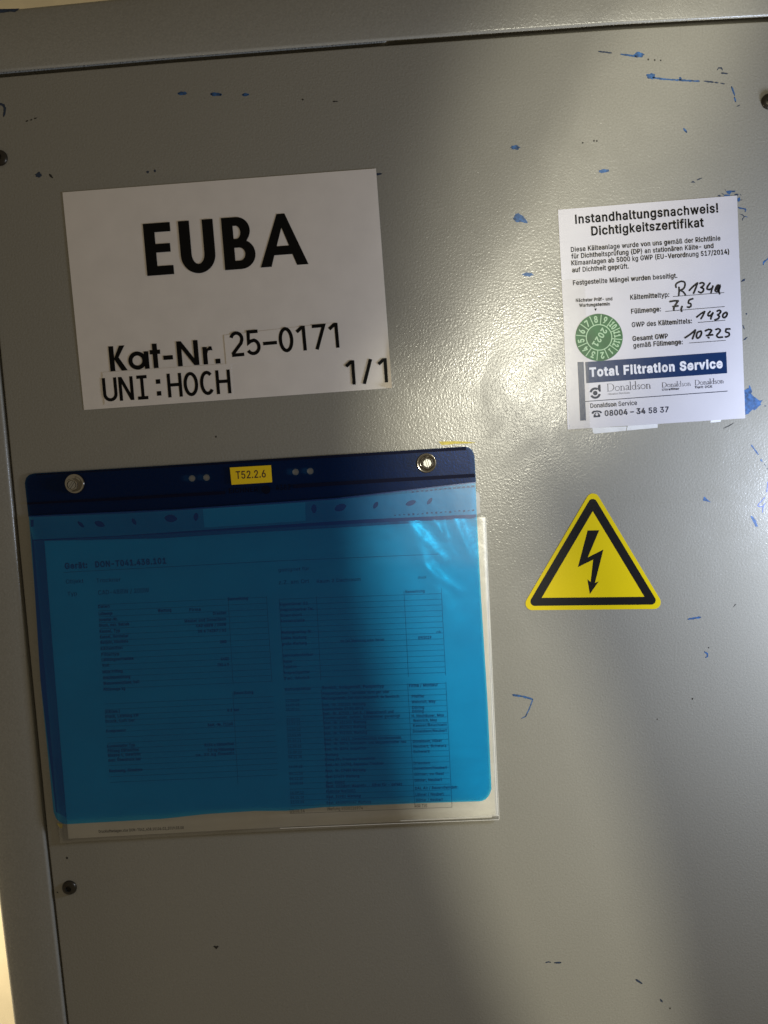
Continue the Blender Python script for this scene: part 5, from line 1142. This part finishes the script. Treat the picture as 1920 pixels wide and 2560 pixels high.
# ---- yellow number label on the header
yl = slab("number_label", [(574.5, 1169), (677.5, 1163), (680.4, 1205.6), (579, 1212)], 1.12, 1.24, M['yellow_label'],
          label="small yellow label reading T52.2.6 on the pouch's navy header", category="label")
l = Lay(1.28, .002); text(l, "T52.2.6", (590.5, 1197.2), (666, 1193), 18.5, .015)
t_ = l.build("label_text", M['labeltext'], None); t_.parent = yl

# ---- hexagon bolts with washers that hold the pouch
def bolt(u, v, uh, vh, ang, label, slot):
    b = empty("hex_bolt", S(u, v, 1.1), label=label, category="bolt", group="bolts fixing the pouch header")
    r = 24.5 * PXM
    lathe("washer", S(u, v, 1.1), [(r, 0), (r, .0007), (r * .96, .0011), (r * .86, .00115), (r * .72, .0007), (r * .60, .0006)], 36, M['steel'], b)
    c = S(uh, vh, 2.2); rh = 16.5 * PXM
    # hexagon collar with a chamfered rim and a round recess
    bm = bmesh.new(); rings = []
    for rr, h, hexa in ((rh, -.0008, 1), (rh, .0016, 1), (rh * .93, .0021, 1), (rh * .70, .0021, 0), (rh * .64, .0013, 0)):
        ring_ = []
        for i in range(24):
            a = 2 * math.pi * i / 24; q_ = rr
            if hexa:
                a2 = (a + math.pi / 6) % (math.pi / 3) - math.pi / 6; q_ = rr * math.cos(math.pi / 6) / math.cos(((a) % (math.pi / 3)) - math.pi / 6)
            ring_.append(bm.verts.new((q_ * math.cos(a + ang), -h, q_ * math.sin(a + ang))))
        rings.append(ring_)
    for A, B in zip(rings, rings[1:]):
        for i in range(24): bm.faces.new((A[i], A[(i + 1) % 24], B[(i + 1) % 24], B[i]))
    bm.faces.new(rings[-1]); bmesh.ops.recalc_face_normals(bm, faces=bm.faces)
    me = bpy.data.meshes.new("hex_head"); bm.to_mesh(me); bm.free()
    o = link("hex_head", me, M['steel']); o.parent = b; o.location = c - b.location
    # slotted stud: two half discs and the slot bar
    rb = rh * .58
    for sgn in (1, -1):
        bm = bmesh.new(); g = rb * .30
        pts = [(g + 0, -math.sqrt(rb * rb - g * g))] + [(rb * math.cos(a), rb * math.sin(a)) for a in [(-math.acos(g / rb)) + 2 * math.acos(g / rb) * i / 10 for i in range(1, 10)]] + [(g, math.sqrt(rb * rb - g * g))]
        f_ = bm.faces.new([bm.verts.new((sgn * x * 1.0, 0, y * sgn)) for x, y in pts])
        ex_ = bmesh.ops.extrude_face_region(bm, geom=[f_]); bmesh.ops.translate(bm, verts=[q for q in ex_['geom'] if isinstance(q, bmesh.types.BMVert)], vec=(0, -.0009, 0))
        bmesh.ops.recalc_face_normals(bm, faces=bm.faces)
        me = bpy.data.meshes.new("stud_half"); bm.to_mesh(me); bm.free()
        o = link("stud_half", me, M['steel_bright']); o.parent = b; o.location = c + Vector((0, -.0012, 0)) - b.location; o.rotation_euler = (0, slot, 0)
    bm = bmesh.new(); bmesh.ops.create_cube(bm, size=1, matrix=Matrix.Diagonal((rb * .38, .0009, rb * 2.15, 1)))
    me = bpy.data.meshes.new("slot_bar"); bm.to_mesh(me); bm.free()
    o = link("slot_bar", me, M['steel_bright']); o.parent = b; o.location = c + Vector((0, -.0018, 0)) - b.location; o.rotation_euler = (0, slot, 0)
    return b
bolt(187.5, 1209, 182, 1212, .3, "left dull steel bolt and washer on the pouch's dark header", R(38))
bolt(1066, 1157.5, 1068, 1158, .6, "right bolt with a bright slotted centre on the pouch's header", R(-12))
